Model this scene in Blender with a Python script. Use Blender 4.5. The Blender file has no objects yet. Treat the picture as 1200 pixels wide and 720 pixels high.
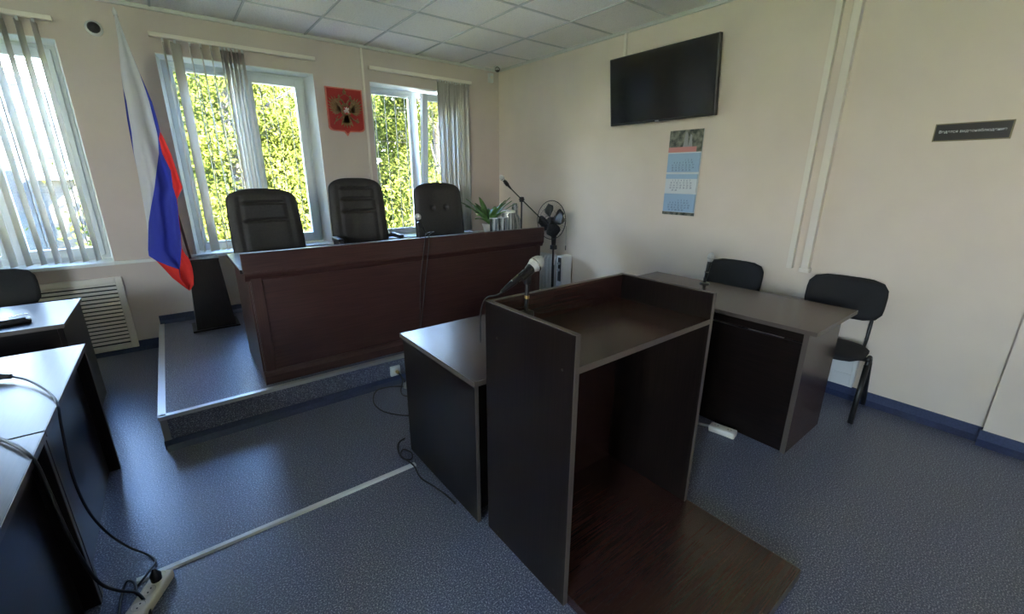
import bpy, bmesh, math, random
from math import pi, sin, cos, radians as RD
from mathutils import Vector, Matrix
random.seed(7)
D = bpy.data
S = bpy.context.scene
C = S.collection

# ------------------------------------------------------------------ camera, world, sun, exposure
cam = D.cameras.new('camera'); camo = D.objects.new('camera', cam); C.objects.link(camo)
YAW, PIT, ROL, F = 0.90916, 0.29410, 0.00336, 504.73
fw = Vector((cos(PIT)*cos(YAW), cos(PIT)*sin(YAW), -sin(PIT)))
rt = Vector((sin(YAW), -cos(YAW), 0)); up = rt.cross(fw)
r2 = rt*cos(ROL) + up*sin(ROL); u2 = up*cos(ROL) - rt*sin(ROL)
camo.matrix_world = Matrix(((r2.x, u2.x, -fw.x, -3.8254), (r2.y, u2.y, -fw.y, -5.2208), (r2.z, u2.z, -fw.z, 1.6), (0, 0, 0, 1)))
cam.sensor_width = 36; cam.lens = F*36/1200; cam.clip_start = 0.05
S.camera = camo
S.view_settings.view_transform = 'Standard'; S.view_settings.look = 'None'
S.view_settings.gamma = 1; S.view_settings.use_curve_mapping = False
S.view_settings.exposure = 1.2
WORLD_STRENGTH = 22.0
SUN = 480.0
w = D.worlds.new('sky'); S.world = w; w.use_nodes = True
nt = w.node_tree; nt.nodes.clear()
out = nt.nodes.new('ShaderNodeOutputWorld'); bg = nt.nodes.new('ShaderNodeBackground')
tc = nt.nodes.new('ShaderNodeTexCoord'); sx = nt.nodes.new('ShaderNodeSeparateXYZ'); cr = nt.nodes.new('ShaderNodeValToRGB')
nt.links.new(tc.outputs['Generated'], sx.inputs[0]); nt.links.new(sx.outputs['Z'], cr.inputs[0]); nt.links.new(cr.outputs[0], bg.inputs[0]); nt.links.new(bg.outputs[0], out.inputs[0])
cr.color_ramp.elements[0].position = 0.0; cr.color_ramp.elements[0].color = (1, .96, .88, 1)
cr.color_ramp.elements[1].position = .6; cr.color_ramp.elements[1].color = (.18, .40, 1, 1)
e_ = cr.color_ramp.elements.new(.22); e_.color = (.58, .76, 1, 1)
bg.inputs[1].default_value = WORLD_STRENGTH
sun = D.lights.new('sun', 'SUN'); sun.energy = SUN; sun.angle = RD(1); sun.color = (1, .95, .82)
so = D.objects.new('sun', sun); C.objects.link(so); so.rotation_euler = Vector((.76, -.16, .66)).to_track_quat('Z', 'Y').to_euler()
WINS = [(-7.65, -6.35), (-5.60, -4.30), (-3.69, -2.40), (-1.80, -.505)]
WZ0, WZ1 = .86, 2.62
for i, (a, b) in enumerate(WINS):                       # portals: sample the daylight through each opening
    l = D.lights.new('window_portal', 'AREA'); l.shape = 'RECTANGLE'; l.size = b-a+.1; l.size_y = WZ1-WZ0+.1
    l.cycles.is_portal = True
    o = D.objects.new('window_portal', l); C.objects.link(o); o.location = ((a+b)/2, .52, (WZ0+WZ1)/2); o.rotation_euler = (-pi/2, 0, 0)
LEFT_FILL = [(-7.3, -5.9)]; REAR_FILL = [(-7.7, -6.4)]; SZ0, SZ1 = .95, 2.75       # unseen windows added to the side and rear walls for fill light
for (a, b, ax) in [(*q, 'x') for q in LEFT_FILL]+[(*q, 'y') for q in REAR_FILL]:
    l = D.lights.new('window_portal', 'AREA'); l.shape = 'RECTANGLE'; l.size = b-a+.05; l.size_y = SZ1-SZ0+.05; l.cycles.is_portal = True
    o = D.objects.new('window_portal', l); C.objects.link(o)
    if ax == 'x': o.location = (-8.45, (a+b)/2, (SZ0+SZ1)/2); o.rotation_euler = (-pi/2, 0, pi/2)
    else: o.location = ((a+b)/2, -7.85, (SZ0+SZ1)/2); o.rotation_euler = (pi/2, 0, 0)

# ------------------------------------------------------------------ materials
def newmat(name):
    m = D.materials.new(name); m.use_nodes = True
    return m, m.node_tree, m.node_tree.nodes['Principled BSDF']
def setp(b, **k):
    for n, v in k.items():
        n = {'base': 'Base Color', 'rough': 'Roughness', 'metal': 'Metallic', 'spec': 'Specular IOR Level', 'trans': 'Transmission Weight', 'coat': 'Coat Weight', 'coatr': 'Coat Roughness', 'sheen': 'Sheen Weight', 'sub': 'Subsurface Weight', 'ior': 'IOR'}[n]
        b.inputs[n].default_value = (*v, 1) if isinstance(v, tuple) else v
def plain(name, col, rough=.5, **k):
    m, t, b = newmat(name); setp(b, base=col, rough=rough, **k)
    n = t.nodes.new('ShaderNodeTexNoise'); n.inputs['Scale'].default_value = 40; n.inputs['Detail'].default_value = 3
    r = t.nodes.new('ShaderNodeMapRange'); r.inputs[3].default_value = max(.02, rough-.05); r.inputs[4].default_value = min(1, rough+.05)
    c = t.nodes.new('ShaderNodeTexCoord'); t.links.new(c.outputs['Object'], n.inputs[0]); t.links.new(n.outputs[0], r.inputs[0]); t.links.new(r.outputs[0], b.inputs['Roughness'])
    return m
def noisy(name, c1, c2, scale, rough=.6, stretch=(1, 1, 1), bump=0, bscale=None, detail=4, lo=.35, hi=.65, **k):
    m, t, b = newmat(name); setp(b, rough=rough, **k)
    c = t.nodes.new('ShaderNodeTexCoord'); mp = t.nodes.new('ShaderNodeMapping'); mp.inputs['Scale'].default_value = stretch
    n = t.nodes.new('ShaderNodeTexNoise'); n.inputs['Scale'].default_value = scale; n.inputs['Detail'].default_value = detail
    r = t.nodes.new('ShaderNodeValToRGB'); r.color_ramp.elements[0].position = lo; r.color_ramp.elements[1].position = hi
    r.color_ramp.elements[0].color = (*c1, 1); r.color_ramp.elements[1].color = (*c2, 1)
    t.links.new(c.outputs['Object'], mp.inputs[0]); t.links.new(mp.outputs[0], n.inputs[0]); t.links.new(n.outputs[0], r.inputs[0]); t.links.new(r.outputs[0], b.inputs['Base Color'])
    if bump:
        n2 = t.nodes.new('ShaderNodeTexNoise'); n2.inputs['Scale'].default_value = bscale or scale; n2.inputs['Detail'].default_value = 5
        bp = t.nodes.new('ShaderNodeBump'); bp.inputs['Strength'].default_value = bump; bp.inputs['Distance'].default_value = .005
        t.links.new(mp.outputs[0], n2.inputs[0]); t.links.new(n2.outputs[0], bp.inputs['Height']); t.links.new(bp.outputs[0], b.inputs['Normal'])
    return m
def wenge(name, c1, c2, axis, rough, spec=.28):
    st = [120, 120, 120]; st[axis] = 3.0
    m = noisy(name, c1, c2, 1.3, rough=rough, stretch=tuple(st), detail=6, bump=.03, bscale=1.3, lo=.38, hi=.66)
    setp(m.node_tree.nodes['Principled BSDF'], spec=spec)
    return m
W1, W2 = (.0065, .0042, .0035), (.0125, .0078, .0064)
M = {}
for ax, nm in enumerate('xyz'):
    M['t'+nm] = wenge('glossy_brown_laminate_'+nm, (.034, .0145, .012), (.046, .0195, .0160), ax, .25, .65)
    M['w'+nm] = wenge('dark_wenge_laminate_'+nm, W1, W2, ax, .28)
    M['b'+nm] = wenge('red_brown_veneer_'+nm, (.031, .0125, .0108), (.056, .0235, .0200), ax, .32, .55)
M['edge'] = plain('edge_banding', (.085, .066, .054), .38)
M['dull'] = plain('dark_screw_cap', (.03, .024, .02), .4)
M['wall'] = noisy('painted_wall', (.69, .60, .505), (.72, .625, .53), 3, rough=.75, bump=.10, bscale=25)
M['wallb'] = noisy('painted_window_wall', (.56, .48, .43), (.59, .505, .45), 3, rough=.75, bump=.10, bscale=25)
M['reveal'] = plain('white_reveal_paint', (.72, .74, .70), .6)
M['grid'] = plain('grey_ceiling_grid', (.60, .60, .56), .35)
M['white'] = plain('white_plastic', (.70, .71, .69), .35)
M['cream'] = plain('off_white_paint', (.76, .70, .61), .5)
M['pvc'] = plain('white_window_profile', (.66, .70, .70), .3)
M['black'] = plain('black_plastic', (.012, .012, .013), .35)
M['gloss_black'] = plain('glossy_black_paint', (.012, .012, .014), .28)
M['rubber'] = plain('black_cable_rubber', (.008, .008, .009), .45)
M['chrome'] = plain('bright_metal', (.62, .62, .62), .22, metal=1.0)
M['alu'] = plain('aluminium_trim', (.62, .62, .60), .38, metal=.85)
M['brass'] = plain('brass', (.6, .42, .15), .3, metal=1.0)
M['screen'] = plain('tv_screen', (.006, .006, .007), .12)
M['leather'] = noisy('dark_grey_chair_upholstery', (.021, .0185, .018), (.029, .0255, .0245), 60, rough=.55, bump=.3, bscale=180)
M['fabric'] = noisy('black_woven_fabric', (.008, .008, .009), (.020, .020, .022), 400, rough=.85, bump=.4, bscale=500)
M['steel_black'] = plain('black_painted_steel', (.012, .012, .012), .35)
M['iron'] = plain('painted_iron', (.012, .012, .011), .7)
M['blind'] = noisy('blind_fabric', (.62, .60, .55), (.68, .66, .60), 30, rough=.8, bump=.1)
M['gold'] = noisy('old_gold', (.16, .10, .045), (.27, .18, .08), 60, rough=.5, bump=.3, metal=.1)
M['silver'] = plain('silver_paint', (.7, .7, .7), .4)
M['red'] = plain('red_shield', (.34, .018, .016), .55)
M['redrim'] = plain('red_rim', (.58, .17, .13), .4)
M['sky_blue'] = plain('calendar_blue', (.30, .44, .60), .6)
M['paper'] = plain('calendar_paper', (.62, .66, .68), .7)
M['ink'] = plain('print_ink', (.10, .14, .22), .7)
M['signblack'] = plain('sign_black', (.012, .010, .008), .3)
M['signgold'] = plain('sign_gold', (.20, .16, .08), .4)
M['grey'] = plain('grey_plastic', (.30, .30, .29), .5)
M['leafp'] = noisy('plant_leaf', (.05, .12, .03), (.13, .26, .07), 12, rough=.4)
M['ceramic'] = plain('ceramic', (.45, .42, .38), .35)
M['soil'] = noisy('soil', (.02, .012, .008), (.05, .03, .02), 30, rough=.9)
M['bark'] = noisy('bark', (.012, .009, .007), (.03, .024, .02), 20, rough=.9, bump=.5)
M['grass'] = noisy('grass', (.09, .12, .045), (.13, .16, .07), 8, rough=.9)
M['facade'] = noisy('pale_blue_render', (.020, .026, .033), (.025, .031, .038), 2, rough=.85)
M['tan'] = noisy('tan_render', (.035, .03, .025), (.042, .036, .03), 3, rough=.85)
M['rooft'] = plain('roof_sheet', (.16, .20, .26), .5)
M['blue_lino'] = noisy('blue_skirting_lino', (.022, .034, .085), (.035, .050, .115), 80, rough=.4)
M['duskgreen'] = noisy('calendar_photo', (.02, .03, .02), (.22, .22, .17), 24, rough=.4, detail=5)
M['pinkish'] = plain('calendar_pink', (.55, .22, .20), .5)

def lino(name, c1, c2, c3, rough):
    m, t, b = newmat(name); setp(b, spec=.5)
    c = t.nodes.new('ShaderNodeTexCoord')
    n = t.nodes.new('ShaderNodeTexNoise'); n.inputs['Scale'].default_value = 170; n.inputs['Detail'].default_value = 2
    r = t.nodes.new('ShaderNodeValToRGB'); e = r.color_ramp.elements
    e[0].position = .36; e[0].color = (*c1, 1); e[1].position = .56; e[1].color = (*c2, 1)
    x = e.new(.68); x.color = (*c3, 1)
    n2 = t.nodes.new('ShaderNodeTexNoise'); n2.inputs['Scale'].default_value = 1.6; n2.inputs['Detail'].default_value = 4
    mr = t.nodes.new('ShaderNodeMapRange'); mr.inputs[3].default_value = rough-.04; mr.inputs[4].default_value = rough+.07
    bp = t.nodes.new('ShaderNodeBump'); bp.inputs['Strength'].default_value = .10; bp.inputs['Distance'].default_value = .01
    n3 = t.nodes.new('ShaderNodeTexNoise'); n3.inputs['Scale'].default_value = 5; n3.inputs['Detail'].default_value = 3
    for q in (n, n2, n3): t.links.new(c.outputs['Object'], q.inputs[0])
    t.links.new(n.outputs[0], r.inputs[0]); t.links.new(r.outputs[0], b.inputs['Base Color'])
    t.links.new(n2.outputs[0], mr.inputs[0]); t.links.new(mr.outputs[0], b.inputs['Roughness'])
    t.links.new(n3.outputs[0], bp.inputs['Height']); t.links.new(bp.outputs[0], b.inputs['Normal'])
    return m
M['floor'] = lino('speckled_blue_grey_linoleum', (.046, .054, .094), (.128, .138, .196), (.40, .42, .49), .33)

m, t, b = newmat('ceiling_tile'); setp(b, rough=.9)
c = t.nodes.new('ShaderNodeTexCoord'); n = t.nodes.new('ShaderNodeTexVoronoi'); n.inputs['Scale'].default_value = 70
r = t.nodes.new('ShaderNodeValToRGB'); r.color_ramp.elements[0].position = .12; r.color_ramp.elements[0].color = (.80, .77, .71, 1); r.color_ramp.elements[1].position = .35; r.color_ramp.elements[1].color = (.95, .92, .86, 1)
bp = t.nodes.new('ShaderNodeBump'); bp.inputs['Strength'].default_value = .5; bp.inputs['Distance'].default_value = .004
t.links.new(c.outputs['Object'], n.inputs[0]); t.links.new(n.outputs[0], r.inputs[0]); t.links.new(r.outputs[0], b.inputs['Base Color']); t.links.new(n.outputs[0], bp.inputs['Height']); t.links.new(bp.outputs[0], b.inputs['Normal'])
M['tile'] = m
def cloth(name, col, tr=.25):
    m, t, b = newmat(name); setp(b, base=col, rough=.8)
    tl = t.nodes.new('ShaderNodeBsdfTranslucent'); tl.inputs[0].default_value = (*col, 1)
    mx = t.nodes.new('ShaderNodeMixShader'); mx.inputs[0].default_value = tr
    t.links.new(b.outputs[0], mx.inputs[1]); t.links.new(tl.outputs[0], mx.inputs[2]); t.links.new(mx.outputs[0], t.nodes['Material Output'].inputs[0])
    return m
M['fw'] = cloth('white_cloth', (.62, .62, .64)); M['fb'] = cloth('blue_cloth', (.030, .045, .36)); M['fr'] = cloth('red_cloth', (.72, .03, .025), .35)
M['slat'] = cloth('vertical_blind_fabric', (.78, .75, .69), .5)
def leafmat(name, c1, c2):
    m, t, b = newmat(name)
    n = t.nodes.new('ShaderNodeTexNoise'); n.inputs['Scale'].default_value = 1.4; n.inputs['Detail'].default_value = 6
    c = t.nodes.new('ShaderNodeTexCoord'); r = t.nodes.new('ShaderNodeValToRGB')
    r.color_ramp.elements[0].position = .35; r.color_ramp.elements[0].color = (*c1, 1); r.color_ramp.elements[1].position = .65; r.color_ramp.elements[1].color = (*c2, 1)
    tl = t.nodes.new('ShaderNodeBsdfTranslucent'); mx = t.nodes.new('ShaderNodeMixShader'); mx.inputs[0].default_value = .4
    t.links.new(c.outputs['Object'], n.inputs[0]); t.links.new(n.outputs[0], r.inputs[0]); t.links.new(r.outputs[0], b.inputs['Base Color']); t.links.new(r.outputs[0], tl.inputs[0])
    t.links.new(b.outputs[0], mx.inputs[1]); t.links.new(tl.outputs[0], mx.inputs[2]); t.links.new(mx.outputs[0], t.nodes['Material Output'].inputs[0])
    setp(b, rough=.9, spec=.0)
    return m
M['leaf1'] = leafmat('yellow_green_leaves', (.017, .023, .0035), (.040, .044, .010))
M['leaf2'] = leafmat('mid_green_leaves', (.012, .019, .0035), (.032, .039, .010))
def glassmat(name, tint, gl):
    m = D.materials.new(name); m.use_nodes = True; t = m.node_tree; t.nodes.clear()
    o = t.nodes.new('ShaderNodeOutputMaterial'); tr = t.nodes.new('ShaderNodeBsdfTransparent'); g = t.nodes.new('ShaderNodeBsdfGlossy'); g.inputs['Roughness'].default_value = .02
    tr.inputs[0].default_value = (*tint, 1); fr = t.nodes.new('ShaderNodeFresnel'); fr.inputs[0].default_value = gl
    mx = t.nodes.new('ShaderNodeMixShader'); t.links.new(fr.outputs[0], mx.inputs[0]); t.links.new(tr.outputs[0], mx.inputs[1]); t.links.new(g.outputs[0], mx.inputs[2]); t.links.new(mx.outputs[0], o.inputs[0])
    return m
M['glass'] = glassmat('window_glass', (.96, .98, .97), 1.45)
M['tumbler'] = glassmat('drinking_glass', (.86, .90, .90), 1.6)
t = M['tumbler'].node_tree; o_ = [n for n in t.nodes if n.type == 'OUTPUT_MATERIAL'][0]; mx0 = o_.inputs[0].links[0].from_node
wv_ = t.nodes.new('ShaderNodeTexWave'); wv_.inputs['Scale'].default_value = 9; wv_.bands_direction = 'X'; tcn = t.nodes.new('ShaderNodeTexCoord'); t.links.new(tcn.outputs['Object'], wv_.inputs[0])
df = t.nodes.new('ShaderNodeBsdfDiffuse'); df.inputs[0].default_value = (.8, .82, .82, 1); m2 = t.nodes.new('ShaderNodeMixShader'); ml = t.nodes.new('ShaderNodeMath'); ml.operation = 'MULTIPLY'; ml.inputs[1].default_value = .55
t.links.new(wv_.outputs['Fac'], ml.inputs[0]); t.links.new(ml.outputs[0], m2.inputs[0]); t.links.new(mx0.outputs[0], m2.inputs[1]); t.links.new(df.outputs[0], m2.inputs[2]); t.links.new(m2.outputs[0], o_.inputs[0])

# ------------------------------------------------------------------ builders
class MB:
    def __init__(s): s.b = bmesh.new(); s.mi = 0
    def _tag(s, fs):
        for f in fs: f.material_index = s.mi
    def poly(s, pts, faces):
        vs = [s.b.verts.new(p) for p in pts]; fs = []
        for f in faces:
            try: fs.append(s.b.faces.new([vs[i] for i in f]))
            except ValueError: pass
        s._tag(fs); return vs
    def box(s, x0, x1, y0, y1, z0, z1, bev=0, mat=None):
        pts = [(x, y, z) for z in (z0, z1) for y in (y0, y1) for x in (x0, x1)]
        if mat is not None: pts = [mat @ Vector(p) for p in pts]
        fc = [(0, 2, 3, 1), (4, 5, 7, 6), (0, 1, 5, 4), (2, 6, 7, 3), (0, 4, 6, 2), (1, 3, 7, 5)]
        if not bev: s.poly(pts, fc); return s
        t = bmesh.new(); vs = [t.verts.new(p) for p in pts]
        for f in fc: t.faces.new([vs[i] for i in f])
        bmesh.ops.bevel(t, geom=t.edges[:], offset=bev, segments=2, profile=.5, affect='EDGES')
        s.merge(t); return s
    def merge(s, t):
        mp = {v: s.b.verts.new(v.co) for v in t.verts}
        fs = [s.b.faces.new([mp[v] for v in f.verts]) for f in t.faces]
        s._tag(fs); t.free()
    def prism(s, prof, a0, a1, axis='y', mat=None):
        # prof: list of 2D points; extruded along axis
        def P(u, v, a):
            p = {'y': (u, a, v), 'x': (a, u, v), 'z': (u, v, a)}[axis]
            return (mat @ Vector(p)) if mat is not None else p
        n = len(prof); pts = [P(u, v, a0) for u, v in prof]+[P(u, v, a1) for u, v in prof]
        s.poly(pts, [tuple(range(n-1, -1, -1)), tuple(range(n, 2*n))]+[(i, (i+1) % n, n+(i+1) % n, n+i) for i in range(n)]); return s
    def tube(s, pts, r, n=8, closed=False, cap=True):
        pts = [Vector(p) for p in pts]; N = len(pts); rs = r if isinstance(r, (list, tuple)) else [r]*N
        rings = []; prev = None
        for i, p in enumerate(pts):
            a = pts[(i-1) % N] if (closed or i) else p; bq = pts[(i+1) % N] if (closed or i < N-1) else p
            t = (bq-a)
            t = t.normalized() if t.length > 1e-9 else Vector((0, 0, 1))
            if prev is None:
                u = t.cross(Vector((0, 0, 1)))
                if u.length < 1e-3: u = t.cross(Vector((1, 0, 0)))
            else: u = prev - t*prev.dot(t)
            u.normalize(); prev = u; v = t.cross(u)
            rings.append([s.b.verts.new(p+(u*cos(2*pi*k/n)+v*sin(2*pi*k/n))*rs[i]) for k in range(n)])
        fs = []
        for i in range(N if closed else N-1):
            A, B = rings[i], rings[(i+1) % N]
            for k in range(n): fs.append(s.b.faces.new((A[k], A[(k+1) % n], B[(k+1) % n], B[k])))
        if cap and not closed:
            fs.append(s.b.faces.new(rings[0][::-1])); fs.append(s.b.faces.new(rings[-1]))
        s._tag(fs); return s
    def lathe(s, prof, mat=None, n=20):
        # prof: (r,z) list around local z
        mat = mat or Matrix(); rings = []
        for r, z in prof:
            if r < 1e-6: rings.append([s.b.verts.new(mat @ Vector((0, 0, z)))])
            else: rings.append([s.b.verts.new(mat @ Vector((r*cos(2*pi*k/n), r*sin(2*pi*k/n), z))) for k in range(n)])
        fs = []
        for A, B in zip(rings, rings[1:]):
            if len(A) == 1 and len(B) == 1: continue
            for k in range(n):
                j = (k+1) % n
                if len(A) == 1: fs.append(s.b.faces.new((A[0], B[j], B[k])))
                elif len(B) == 1: fs.append(s.b.faces.new((A[k], A[j], B[0])))
                else: fs.append(s.b.faces.new((A[k], A[j], B[j], B[k])))
        s._tag(fs); return s
    def build(s, name, mats, parent=None, smooth=False, kind=None, label=None):
        me = D.meshes.new(name)
        bmesh.ops.recalc_face_normals(s.b, faces=s.b.faces[:])
        s.b.to_mesh(me); s.b.free()
        for m_ in (mats if isinstance(mats, (list, tuple)) else [mats]): me.materials.append(M[m_] if isinstance(m_, str) else m_)
        if smooth:
            for p in me.polygons: p.use_smooth = True
            if smooth != 'all':
                try: me.set_sharp_from_angle(angle=RD(40))
                except Exception: pass
        o = D.objects.new(name, me); C.objects.link(o)
        if parent is not None: o.parent = parent
        if kind: o['kind'] = kind
        if label: o['label'] = label
        return o
def tag(o, label, cat, group=None):
    o['label'] = label; o['category'] = cat
    if group: o['group'] = group
    return o
def thing(name, label, cat, loc=(0, 0, 0), rz=0, group=None):
    o = D.objects.new(name, None); C.objects.link(o); o.empty_display_size = .1
    o.location = loc; o.rotation_euler = (0, 0, rz); return tag(o, label, cat, group)
def struct_root(name, loc=(0, 0, 0)):
    o = D.objects.new(name, None); C.objects.link(o); o.location = loc; o['kind'] = 'structure'; return o
def dup(root, loc, rz, label, group=None):
    r = root.copy(); C.objects.link(r); r.location = loc; r.rotation_euler = (0, 0, rz); r['label'] = label
    if group: r['group'] = group
    for ch in list(root.children):
        q = ch.copy(); C.objects.link(q); q.parent = r
        for g in list(ch.children):
            d = g.copy(); C.objects.link(d); d.parent = q
    return r
def smoothpath(P, k=6):
    P = [Vector(p) for p in P]; o = []
    for i in range(len(P)-1):
        a = P[max(i-1, 0)]; b_ = P[i]; c_ = P[i+1]; d = P[min(i+2, len(P)-1)]
        for j in range(k):
            t_ = j/k; o.append(.5*((2*b_)+(c_-a)*t_+(2*a-5*b_+4*c_-d)*t_**2+(3*b_-a-3*c_+d)*t_**3))
    o.append(P[-1]); return o
def cable(name, label, P, r=.0035, cat='cable', mat='rubber', group=None, parent=None):
    o = MB().tube(smoothpath(P), r, 8).build(name, mat, parent, smooth='all')
    if parent is None: tag(o, label, cat, group)
    return o
def orient(p, d):        # matrix whose z axis points along d at p
    q = Vector(d).to_track_quat('Z', 'Y').to_matrix().to_4x4(); return Matrix.Translation(p) @ q
def text_mesh(name, txt, size, mat, parent, M4, extrude=.0005, align='CENTER', label=None, spacing=1.0, line=1.0):
    cu = D.curves.new(name, 'FONT'); cu.body = txt; cu.size = size; cu.extrude = extrude; cu.align_x = align; cu.align_y = 'CENTER'
    cu.space_character = spacing; cu.space_line = line
    to = D.objects.new(name+'_tmp', cu); C.objects.link(to); bpy.context.view_layer.update()
    me = D.meshes.new_from_object(to.evaluated_get(bpy.context.evaluated_depsgraph_get()))
    D.objects.remove(to); D.curves.remove(cu); me.name = name; me.transform(M4)
    me.materials.clear(); me.materials.append(M[mat]); o = D.objects.new(name, me); C.objects.link(o); o.parent = parent
    if label: o['label'] = label
    return o

# ------------------------------------------------------------------ room shell
H = 2.96; XL = -8.2; YB = -7.6
MB().box(XL, 0, YB, 0, -.15, 0).build('floor', 'floor', kind='structure')
b = MB(); b.box(XL-.2, .25, YB-.2, .36, H+.012, H+.35); b.build('ceiling', 'tile', kind='structure')
b = MB(); TX, TY = .61, .65
y = -TY
while y > YB: b.box(XL, 0, y-.008, y+.008, H+.002, H+.012); y -= TY
x = -TX
while x > XL: b.box(x-.008, x+.008, YB, 0, H+.0015, H+.0115); x -= TX
b.box(XL, 0, -.022, 0, H-.02, H+.01); b.box(-.022, 0, YB, 0, H-.02, H+.01); b.box(XL, XL+.022, YB, 0, H-.02, H+.01); b.box(XL, 0, YB, YB+.022, H-.02, H+.01)
b.build('trim_1', 'grid', kind='structure')
MB().box(0, .25, YB, .36, -.15, H+.02).build('wall_right', 'wall', kind='structure')
def holed(name, holes, lo, hi, bx):
    b = MB(); e = [lo]+[v for h_ in holes for v in h_]+[hi]
    for i in range(0, len(e), 2): b.box(*bx(e[i], e[i+1]), -.15, H+.02)
    for a, c_ in holes: b.box(*bx(a, c_), -.15, SZ0); b.box(*bx(a, c_), SZ1, H+.02)
    b.build(name, 'wall', kind='structure')
holed('wall_left', LEFT_FILL, YB, .36, lambda a, c_: (XL-.2, XL, a, c_))
holed('wall_front', REAR_FILL, XL, 0, lambda a, c_: (a, c_, YB-.2, YB))
# window wall: piers splay outwards so each opening narrows towards its frame
b = MB(); SP = .05; TH = .36
edges = [XL]+[e for w_ in WINS for e in w_]+[0]
for i in range(0, len(edges), 2):
    a, c_ = edges[i], edges[i+1]
    aa = a-(SP if i else 0); cc = c_+(SP if i < len(edges)-2 else 0)
    aa = a if i == 0 else a-0; 
    a2 = a if i == 0 else a-SP; c2 = c_ if i == len(edges)-2 else c_+SP
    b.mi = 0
    vs = b.poly([(a, 0, -.15), (c_, 0, -.15), (c2, TH, -.15), (a2, TH, -.15), (a, 0, H+.02), (c_, 0, H+.02), (c2, TH, H+.02), (a2, TH, H+.02)], [(0, 1, 5, 4), (2, 3, 7, 6), (0, 3, 2, 1), (4, 5, 6, 7)])
    b.mi = 1
    for f in ((1, 2, 6, 5), (3, 0, 4, 7)):
        fc = b.b.faces.new([vs[k] for k in f]); fc.material_index = 1
for a, c_ in WINS:
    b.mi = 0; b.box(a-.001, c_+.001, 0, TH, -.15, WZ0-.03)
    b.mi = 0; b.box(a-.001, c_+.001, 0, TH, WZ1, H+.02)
    b.mi = 1; b.box(a+.002, c_-.002, .006, TH-.01, WZ1-.006, WZ1)
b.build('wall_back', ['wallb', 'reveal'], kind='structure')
MB().box(0, .25, .36, .37, 0, .1).b.free()
# shallow pilaster on the right wall
MB().box(-.05, 0, -5.62, -5.17, 0, H).build('trim_2', 'wall', kind='structure')
# skirtings
b = MB(); b.prism([(-.012, 0), (-.05, 0), (-.012, .03), (-.010, .09), (0, .09), (0, 0)], -5.17, 0, 'y'); b.prism([(-.062, 0), (-.10, 0), (-.062, .03), (-.060, .09), (-.04, .09), (-.04, 0)], -5.63, -5.16, 'y'); b.box(-.012, 0, YB, -5.62, 0, .09)
b.build('baseboard_right', 'blue_lino', kind='structure')
b = MB(); b.prism([(-.012, 0), (-.05, 0), (-.012, .03), (-.010, .09), (0, .09), (0, 0)], XL, -4.09, 'x'); b.prism([(-.012, .22), (-.04, .22), (-.012, .25), (-.010, .30), (0, .30), (0, .22)], -4.09, -.75, 'x')
b.prism([(-.012, 0), (-.05, 0), (-.012, .03), (-.010, .09), (0, .09), (0, 0)], -.75, 0, 'x')
b.build('baseboard_back', 'blue_lino', kind='structure')
MB().box(XL, XL+.012, YB, 0, 0, .09).build('baseboard_left', 'blue_lino', kind='structure')
# continuous window ledge
b = MB()
last = XL
for a, c_ in WINS:
    b.box(last, a, -.035, 0, WZ0-.03, WZ0, .004); b.box(a, c_, -.045, .255, WZ0-.03, WZ0, .004); last = c_
b.box(last, -.001, -.035, 0, WZ0-.03, WZ0, .004)
b.build('trim_3', 'reveal', kind='structure')

# ------------------------------------------------------------------ windows
def frame_ring(b, x0, x1, z0, z1, wd, y0, y1):
    b.box(x0, x0+wd, y0, y1, z0, z1, .006); b.box(x1-wd, x1, y0, y1, z0, z1, .006)
    b.box(x0+wd-.002, x1-wd+.002, y0, y1, z1-wd, z1, .006); b.box(x0+wd-.002, x1-wd+.002, y0, y1, z0, z0+wd, .006)
def window(idx, a, c_, tilt=0):
    r = struct_root('window_%d' % idx, ((a+c_)/2, .25, WZ0))
    L, Rr = a+SP*.7-(a+c_)/2, c_-SP*.7-(a+c_)/2; hh = WZ1-WZ0
    b = MB(); frame_ring(b, L, Rr, 0, hh, .055, 0, .07)
    mx = L+(Rr-L)*.50; b.box(mx-.04, mx+.04, 0, .07, .05, hh-.05, .006); b.build('window_frame', 'pvc', r)
    b = MB(); frame_ring(b, L+.045, mx-.03, .045, hh-.045, .035, .005, .06); b.build('glazing_bead', 'pvc', r)
    MB().box(L+.06, mx-.045, .035, .041, .06, hh-.06).build('pane', 'glass', r)
    sash = MB(); x0, x1 = mx+.03, Rr-.03; z1 = hh-.07
    frame_ring(sash, 0, x1-x0, 0, z1, .075, -.03, .04)
    so_ = sash.build('sash', 'pvc', r); so_.location = (x0, 0, .035); so_.rotation_euler = (RD(tilt), 0, 0)
    MB().box(.07, x1-x0-.07, 0, .006, .07, z1-.07).build('pane', 'glass', so_)
    hb = MB(); hb.box(.025, .05, -.045, -.03, z1*.42, z1*.42+.07, .004); hb.box(.030, .045, -.07, -.045, z1*.42+.02, z1*.42+.04, .003); hb.box(.030, .045, -.075, -.062, z1*.42-.08, z1*.42+.04, .003)
    hb.build('handle', 'white', so_)
    return r
window(1, *WINS[1]); window(2, *WINS[2]); window(3, *WINS[3], tilt=5.5)
window(4, *WINS[0])  # extra unseen window, added to let more daylight into the room
def fillwindow(idx, loc, rz, wd):  # builds the out-of-view windows added as fill light
    r = struct_root('window_%d' % idx, loc); r.rotation_euler = (0, 0, rz); hh = SZ1-SZ0
    b = MB(); frame_ring(b, -wd/2, wd/2, 0, hh, .07, 0, .07); b.box(-.04, .04, 0, .07, .06, hh-.06, .005); b.build('window_frame', 'pvc', r)
    MB().box(-wd/2+.06, wd/2-.06, .035, .041, .06, hh-.06).build('pane', 'glass', r)
i_ = 5
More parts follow.
